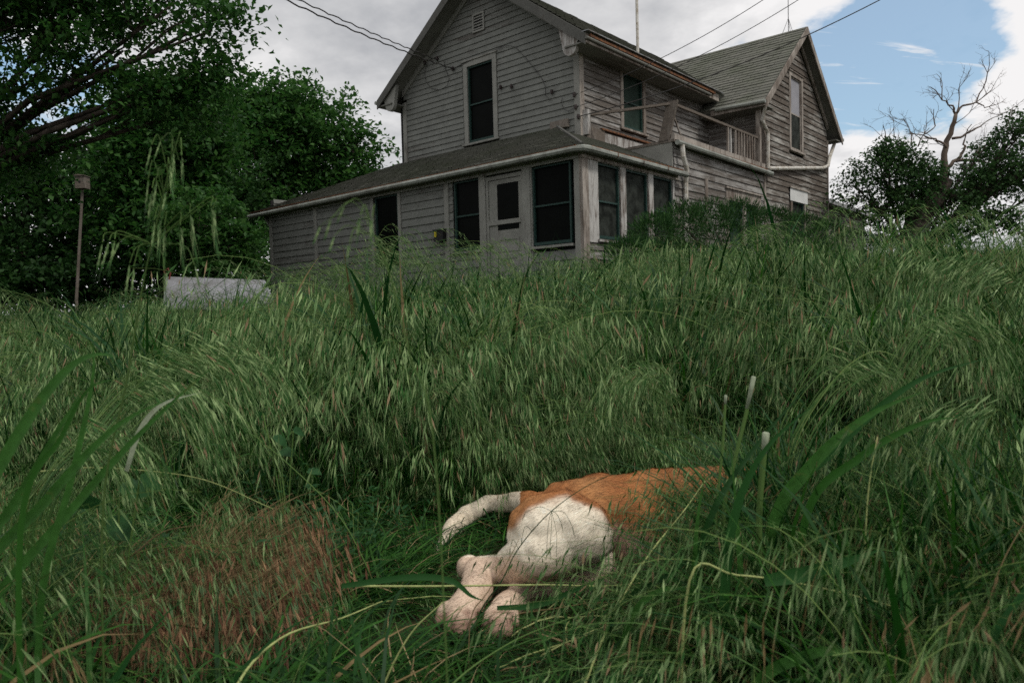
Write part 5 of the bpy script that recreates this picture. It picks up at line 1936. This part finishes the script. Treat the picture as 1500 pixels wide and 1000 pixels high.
bent_plume('lodged_grass', 'tall plumes of seed heads rising before the juniper and the old tree', [
    [(1040, 440, 4.0), (1070, 380, 4.0), (1110, 345, 4.0), (1150, 350, 4.0), (1180, 395, 4.0)],
    [(1180, 430, 3.8), (1205, 370, 3.8), (1230, 325, 3.8), (1262, 330, 3.8), (1280, 380, 3.8)],
    [(1330, 420, 3.6), (1370, 350, 3.6), (1420, 320, 3.6), (1460, 335, 3.6), (1490, 385, 3.6)],
    [(1260, 430, 3.5), (1300, 380, 3.5), (1340, 350, 3.5), (1380, 360, 3.5), (1410, 400, 3.5)],
    [(1450, 400, 3.2), (1490, 340, 3.2), (1530, 320, 3.2), (1560, 340, 3.2), (1590, 390, 3.2)]], 80, 20)
bent_plume('lodged_grass', 'plumes of seed heads standing before the pale cellar cover', [
    [(60, 500, 3.8), (30, 450, 3.8), (-10, 425, 3.8), (-50, 440, 3.8), (-80, 480, 3.8)],
    [(260, 480, 4.0), (310, 430, 4.0), (350, 405, 4.0), (390, 410, 4.0), (420, 440, 4.0)],
    [(370, 480, 3.8), (410, 430, 3.8), (440, 405, 3.8), (480, 400, 3.8), (500, 440, 3.8)],
    [(120, 490, 3.6), (160, 450, 3.6), (200, 430, 3.6), (240, 440, 3.6), (260, 480, 3.6)]], 48, 16)
bent_plume('lodged_grass', 'bowed silvery seed heads spreading over the tall arching blade', [
    [(1150, 700, 1.5), (1200, 590, 1.5), (1260, 540, 1.5), (1310, 560, 1.5), (1340, 620, 1.5)],
    [(1300, 640, 1.4), (1330, 540, 1.4), (1390, 470, 1.4), (1440, 490, 1.4), (1470, 560, 1.4)],
    [(1500, 720, 1.2), (1460, 640, 1.2), (1430, 600, 1.2), (1400, 640, 1.2), (1395, 720, 1.2)],
    [(1560, 600, 1.6), (1500, 470, 1.6), (1450, 400, 1.6), (1400, 390, 1.6), (1370, 430, 1.6)]], 52, 16)

# ------------------------------------------------------------------ single stalks and blades one can point at
def smooth_path(pts, n=6):
    """Catmull-Rom through points"""
    P = [Vector(p) for p in pts]
    P = [P[0] * 2 - P[1]] + P + [P[-1] * 2 - P[-2]]
    out = []
    for i in range(1, len(P) - 2):
        for k in range(n):
            t = k / n
            a, b, c, d = P[i - 1], P[i], P[i + 1], P[i + 2]
            out.append(0.5 * ((2 * b) + (c - a) * t + (2 * a - 5 * b + 4 * c - d) * t * t + (3 * b - a - 3 * c + d) * t ** 3))
    out.append(P[-2])
    return out


def to_ground(pts):
    """carry the first point of the path down to the soil"""
    p = Vector(pts[0])
    g = ground_z(p.x, p.y)
    if p.z > g + 0.02:
        d = (Vector(pts[0]) - Vector(pts[1]))
        d.z = 0
        q = p + d * 0.3
        return [Vector((q.x, q.y, ground_z(q.x, q.y) - .005))] + list(pts)
    return list(pts)


def stalk(label, pxs, d, r, mat, spikes=None, spike_mat='spike', sp=0.03, cat='grass stalk', name='grass_stalk', spw=0.0032, rtip=0.35, ground=True, awn=0.7):
    ds = d if isinstance(d, (list, tuple)) else [d] * len(pxs)
    pts = [at(x, y, dd) for (x, y), dd in zip(pxs, ds)]
    if ground: pts = to_ground(pts)
    pts = smooth_path(pts)
    base = pts[0].copy()
    root = empty(name, base)
    tag(root, label, cat)
    k = len(pts)
    m = MB(); m.tube([p - base for p in pts], [r * (1 - (1 - rtip) * i / (k - 1)) for i in range(k)], 6)
    m.build('stem', M[mat], root, smooth=True)
    if spikes:
        me = MB()
        add_spikelet_big(me, sp, spw, awn)
        sd = mesh_data('spikelet', me.v, me.f, M[spike_mat])
        for (jx, jy, cx, cy, ex, ey, ln, dd) in spikes:
            a, c, e = at(jx, jy, dd), at(cx, cy, dd - .01), at(ex, ey, dd - .015)
            q = smooth_path([a, c, e], 5)
            bm_ = MB(); bm_.tube([p - base for p in q], [r * .35] * len(q), 4)
            bm_.build('branch', M[mat], root)
            s = link('spikelet', sd, root)
            dv = (e - c).normalized() * .5 + Vector((0, 0, -.8))
            s.location = e - base
            s.rotation_euler = (-dv.normalized()).to_track_quat('Z', 'Y').to_euler()
            s.scale = (ln, ln, ln)
    return root


def add_spikelet_big(m, L_, w, awn):
    """spikelet hanging down -Z from origin: overlapping lemmas with long awns"""
    for i in range(7):
        z = -L_ * (0.05 + 0.11 * i)
        s = 1 if i % 2 else -1
        ww = w * (1 - 0.08 * i)
        tip = Vector((s * ww * (0.9 - .08 * i), random.uniform(-.4, .4) * w, z - L_ * 0.36))
        m.add([(0, 0, z), (s * ww * 1.1, w * .6, z - L_ * .14), tip, (s * ww * .2, -w * .6, z - L_ * .16)], [(0, 1, 2), (0, 2, 3)])
        a = tip + Vector((s * w * .6 + random.uniform(-.4, .4) * w, random.uniform(-1, 1) * w, -L_ * awn * random.uniform(.6, 1)))
        m.add([tip + Vector((.0003, 0, 0)), tip - Vector((.0003, 0, 0)), a], [(0, 1, 2)])


# tall brome in front of the dark trees
D1 = 0.95
S1 = []
for j, c, e, ln in (((262, 235), (250, 196), (236, 205), 1.0), ((245, 250), (232, 199), (222, 212), 1.2), ((262, 215), (265, 202), (266, 228), 1.0), ((250, 260), (252, 205), (253, 222), 1.1),
                    ((245, 270), (246, 232), (248, 240), 1.2), ((240, 285), (225, 235), (217, 262), 1.3), ((240, 290), (235, 245), (229, 262), 1.4), ((240, 300), (248, 270), (244, 276), 1.1),
                    ((222, 357), (236, 305), (234, 318), 1.5), ((222, 357), (243, 310), (241, 330), 1.3), ((222, 357), (262, 312), (264, 330), 1.5), ((222, 357), (274, 300), (278, 312), 1.7),
                    ((222, 357), (305, 290), (309, 302), 1.7), ((222, 357), (310, 293), (312, 305), 1.5), ((222, 357), (175, 338), (168, 350), 1.2), ((222, 357), (170, 342), (160, 352), 1.4),
                    ((222, 357), (160, 340), (150, 355), 1.3), ((222, 357), (195, 345), (176, 352), 1.4), ((222, 357), (200, 362), (190, 385), 1.6), ((222, 357), (205, 360), (196, 390), 1.4),
                    ((222, 357), (270, 360), (285, 388), 1.0), ((222, 357), (238, 372), (240, 395), 1.1), ((240, 300), (228, 262), (223, 275), 1.5), ((235, 320), (232, 300), (226, 322), 1.3)):
    S1.append((*j, *c, *e, ln, D1))
stalk('tall drooping brome stalk rising highest before the dark trees', [(150, 760), (185, 560), (205, 440), (222, 357), (238, 290), (250, 240), (264, 192)], D1, 0.0016, 'stem', S1, sp=0.028, spw=0.0015)
D2 = 0.60
S2 = []
for j, c, e, ln in (((545, 330), (525, 292), (505, 300), .8), ((545, 330), (515, 295), (485, 320), .9), ((540, 340), (500, 315), (470, 330), .8), ((545, 330), (535, 300), (528, 315), .9), ((545, 330), (548, 300), (545, 318), .8), ((540, 345), (510, 330), (490, 345), .7),
                    ((545, 345), (520, 335), (512, 355), .7)):
    S2.append((*j, *c, *e, ln, D2))
stalk('pale out of focus brome stalk in front of the low clapboard wall', [(640, 700), (600, 520), (570, 400), (548, 345), (535, 300)], D2, 0.0009, 'stem', S2, sp=0.020, spw=0.0016)
D3 = 1.28
S3 = []
for j, c, e, ln in (((808, 748), (815, 752), (822, 765), .5), ((808, 748), (826, 750), (838, 770), .6), ((808, 748), (808, 765), (806, 800), .6), ((808, 748), (803, 770), (800, 820), .6), ((780, 778), (770, 770), (765, 785), .5),
                    ((808, 748), (790, 742), (770, 750), .5), ((808, 748), (815, 780), (815, 815), .6), ((760, 805), (752, 790), (748, 800), .5), ((740, 830), (735, 815), (728, 830), .5)):
    S3.append((*j, *c, *e, ln, D3))
stalk('thin dark brome stalk arching over the white thigh of the dog', [(700, 905), (735, 850), (760, 802), (808, 748), (870, 706), (940, 680), (985, 676)], [1.22, 1.25, D3, D3, 1.33, 1.4, 1.45], 0.0013, 'blade_dark', S3, spike_mat='blade_dark', sp=0.028, spw=0.0018)
stalk('long pale straw lying across both hind legs of the dog', [(522, 858), (640, 858), (800, 856), (900, 857), (1015, 842)], [1.22, 1.22, 1.24, 1.28, 1.35], 0.0022, 'stem_pale', ground=False)
stalk('long pale stem slanting past the belly of the dog', [(845, 1040), (890, 920), (945, 820), (1000, 750), (1032, 705)], [1.0, 1.1, 1.2, 1.28, 1.33], 0.0024, 'stem_pale')
def cut_stem(label, pxs, d, r, n_tip):
    o = stalk(label, pxs, d, r, 'stem', rtip=0.95)
    base = o.location
    a_, b_ = at(*pxs[-2], d), at(*pxs[-1], d)
    p_ = a_.lerp(b_, 1 - n_tip)
    m = MB(); m.tube([p_ - base, b_ - base, b_.lerp(a_, -.02) - base], [r * 1.0, r * 1.25, r * .8], 7)
    m.build('bleached_tip', M['stem_cut'], o, smooth=True)


cut_stem('green stem with a pale cut tip standing behind the dog', [(1060, 760), (1075, 680), (1092, 610), (1104, 552)], 1.25, 0.0034, .8)
cut_stem('thin green cut stem beside the pale tipped one', [(1050, 760), (1058, 660), (1063, 580)], 1.2, 0.0022, .15)
cut_stem('short broad cut stem with a bleached end beside leaning blades', [(1112, 780), (1116, 700), (1122, 634)], 1.1, 0.0046, .45)
stalk('upright pale stem in the dry tangle, thicker of two', [(1258, 960), (1265, 840), (1272, 720), (1285, 640)], 1.05, 0.0020, 'stem_pale')
stalk('upright pale stem in the dry tangle, thinner of two', [(1225, 900), (1240, 820), (1262, 730), (1268, 660)], 1.08, 0.0015, 'stem')
stalk('long low stem running out over the dry tangle', [(1010, 850), (1080, 842), (1200, 860), (1330, 895), (1500, 960)], 0.95, 0.0020, 'stem_pale')
stalk('dry stem slanting up at the edge of the tangle', [(1380, 1010), (1440, 900), (1470, 820), (1510, 750)], 0.85, 0.0014, 'dry')
stalk('green stem slanting over the dark hollow beside the dog', [(560, 880), (500, 760), (400, 660), (330, 610)], [1.5, 1.5, 1.5, 1.55], 0.0018, 'stem')
stalk('pale bent stem lying over the clearing', [(340, 1020), (410, 935), (500, 905), (560, 880)], [.95, 1.05, 1.15, 1.2], 0.0026, 'stem_pale')
stalk('pale straight stem crossing low over the hollow', [(60, 690), (150, 685), (290, 700), (400, 745)], 1.3, 0.0016, 'stem_pale', ground=False)
stalk('dry curved straw above the ripe patch', [(195, 812), (240, 778), (298, 768)], 1.0, 0.0012, 'dry', ground=False)
if 0: stalk('grey green stem with a thick bud rising over the broad leaf', [(150, 900), (140, 810), (130, 740), (126, 680)], 0.95, 0.0026, 'stem', rtip=1.6)
stalk('dry orange stem over the rear paw', [(690, 905), (712, 870), (740, 828), (760, 790)], 1.22, 0.0012, 'dry')
stalk('twisted pale stem lying in the clearing below the paws', [(560, 1010), (600, 930), (650, 880)], 1.05, 0.0022, 'stem_pale')
stalk('pale stem crossing the clearing below the belly', [(640, 1030), (740, 945), (850, 900), (1000, 850)], [.95, 1.05, 1.15, 1.25], 0.0018, 'stem')


def blade_thing(label, pxs, d, w, mat='blade_broad', fold=0.3, name='grass_spear', side=None, ground=True):
    ds = d if isinstance(d, (list, tuple)) else [d] * len(pxs)
    pts = [at(x, y, dd) for (x, y), dd in zip(pxs, ds)]
    if ground: pts = to_ground(pts)
    pts = smooth_path(pts, 7)
    base = pts[0].copy()
    k = len(pts)
    ww = [w * (0.55 + 0.6 * math.sin(math.pi * min(1, 0.15 + i / (k - 1) * .9))) * (1 - (i / (k - 1)) ** 3) for i in range(k)]
    ww[-1] = 0
    sd = []
    for i in range(k):
        t = (pts[min(i + 1, k - 1)] - pts[max(i - 1, 0)]).normalized()
        view = pts[i].normalized()
        s = t.cross(side or Vector((.25, -1, .35))).normalized()
        sd.append(s)
    m = MB(); m.ribbon([p - base for p in pts], ww, sd, fold=fold)
    o = m.build(name, M[mat], smooth=True)
    o.location = base
    tag(o, label, 'grass blade')
    return o


B = blade_thing
B('broad pale green blade curling over at its tip, largest of the sheaf', [(-130, 900), (-20, 715), (50, 600), (100, 540), (140, 519), (178, 524)], 0.78, 0.0062)
B('broad dark blade leaning behind the curled one', [(-90, 900), (20, 740), (85, 630), (128, 560)], 0.82, 0.0058, 'blade_broad')
B('upright blade of the sheaf, narrowest and straight', [(60, 880), (105, 700), (135, 560), (136, 490)], 0.95, 0.0042)
B('blade crossing the sheaf and pointing towards the house', [(-60, 900), (70, 730), (170, 625), (262, 578)], 0.86, 0.0062)
B('slender grey green blade above the sheaf', [(30, 780), (90, 640), (130, 570), (182, 552)], 0.8, 0.0030, 'blade')
B('long blade lying towards the bent seed heads', [(-40, 930), (110, 740), (220, 620), (330, 520)], 0.98, 0.0060)
B('silver backed blade pointing at the dark hollow', [(185, 690), (205, 630), (238, 592), (296, 574)], 1.0, 0.0034, 'stem_cut', ground=False)
B('long green blade leaning over the dog', [(1010, 900), (1040, 760), (1110, 650), (1215, 530)], [1.1, 1.1, 1.15, 1.2], 0.0055, 'blade_dark')
B('broad blade leaning across the shoulder of the dog', [(1060, 900), (1075, 760), (1120, 660), (1200, 585)], 1.0, 0.0070, 'blade_dark')
B('upright green blade in front of the belly of the dog', [(1000, 960), (1015, 850), (1022, 760), (1035, 680)], 1.05, 0.0050)
B('arched green blade in front of the belly of the dog', [(905, 990), (925, 905), (960, 868), (1000, 862), (1035, 885)], 1.05, 0.0050)
B('wide drooping blade of the tangle, darkest and broadest', [(1120, 850), (1180, 840), (1240, 822), (1302, 800)], 0.92, 0.0085, 'blade_dark', ground=False)
B('upright blade crossing the rust coloured flank', [(1090, 940), (1085, 840), (1078, 740), (1070, 650)], 1.05, 0.0050)
B('blade slanting from the clearing up to the flank', [(900, 900), (980, 840), (1060, 780), (1110, 700)], 1.1, 0.0035, 'blade_dark')
B('tall blade arching over the mass of seed heads', [(1140, 760), (1230, 650), (1340, 560), (1460, 520)], 1.2, 0.0080, 'blade_dark')
B('broad blade fanned behind the arching one', [(1130, 780), (1190, 680), (1270, 610), (1360, 570)], 1.15, 0.0100, 'blade_broad')
B('narrow blade fanned in front of the arching one', [(1180, 760), (1260, 670), (1350, 620), (1420, 610)], 1.1, 0.0060, 'blade')
B('curled pale blade in the corner of the tangle', [(1100, 1020), (1180, 960), (1250, 960), (1310, 1010)], 0.85, 0.0065, 'blade_broad')
B('orange tipped blade before the low clapboard wall', [(415, 500), (425, 455), (445, 410), (470, 372)], 2.9, 0.0050, 'dry')
B('dark blade lying over the hock of the dog', [(500, 858), (600, 845), (660, 850), (690, 872), (712, 880)], 1.2, 0.0050, 'blade_dark', ground=False)
B('green blade lying over the lower hind leg', [(728, 890), (790, 885), (850, 860), (900, 840)], 1.22, 0.0045, 'blade_dark', ground=False)
B('dark upright blade in the seed heads behind the tail', [(600, 620), (590, 520), (610, 440), (635, 395)], 3.0, 0.0085, 'blade_dark')
B('dark slanting blade in the seed heads before the porch', [(620, 560), (640, 500), (662, 450)], 3.0, 0.0085, 'blade_dark')
B('dark blade standing below the juniper bush', [(1120, 520), (1140, 470), (1180, 410)], 3.2, 0.0090, 'blade_dark')
B('upright wide blade in the middle of the grass', [(700, 720), (705, 640), (730, 560), (765, 540)], 2.35, 0.0085, 'blade_dark')
B('pale blade curled in the grass behind the dog', [(840, 660), (820, 600), (830, 570), (872, 595)], 2.6, 0.0060, 'blade')


# broad-leaved weeds
def broad_leaf_plant(label, cx, cy, d, leaves, size):
    base = at(cx, cy, d)
    base.z = ground_z(base.x, base.y)
    root = empty('broad_leaf_weed', base)
    tag(root, label, 'weed')
    for (px, py, s, a) in leaves:
        e = at(px, py, d - random.uniform(-.03, .05)) - base
        st = MB(); st.tube(smooth_path([Vector((0, 0, 0)), e * 0.5 + Vector((0, 0, .03)), e], 4), 0.0018, 5)
        st.build('leaf_stalk', M['stem'], root)
        w, L_ = size * s * .42, size * s
        V, Fc = [], []
        n = 9
        for i in range(n + 1):
            t = i / n
            ww = w * math.sin(math.pi * min(1, (t * .92 + .08))) ** .7 * (1 + .12 * math.sin(t * 40))
            x = t * L_
            z = -.25 * L_ * t * t
            V += [(x, -ww, z + ww * .25), (x, 0, z), (x, ww, z + ww * .25)]
        for i in range(n):
            q = 3 * i
            Fc += [(q, q + 1, q + 4, q + 3), (q + 1, q + 2, q + 5, q + 4)]
        o = link('leaf', mesh_data('leaf', V, Fc, M['weed'], smooth=True), root)
        o.location = e
        o.rotation_euler = (random.uniform(-.4, .4) + .5, random.uniform(-.1, .5), a)


broad_leaf_plant('broad leaved weed growing in the dark hollow', 165, 830, 1.25, [(150, 735, 1.2, 2.6), (175, 715, 1.0, .3), (160, 760, 1.1, -.5), (205, 700, .9, .8)], 0.05)
broad_leaf_plant('grey green weed with toothed leaves at the edge of the hollow', 420, 760, 2.0, [(385, 605, .8, 2.2), (400, 640, 1.0, .2), (430, 632, .9, .9), (410, 660, 1.1, -.6), (450, 690, .9, -.2), (390, 690, .9, 3.0)], 0.045)
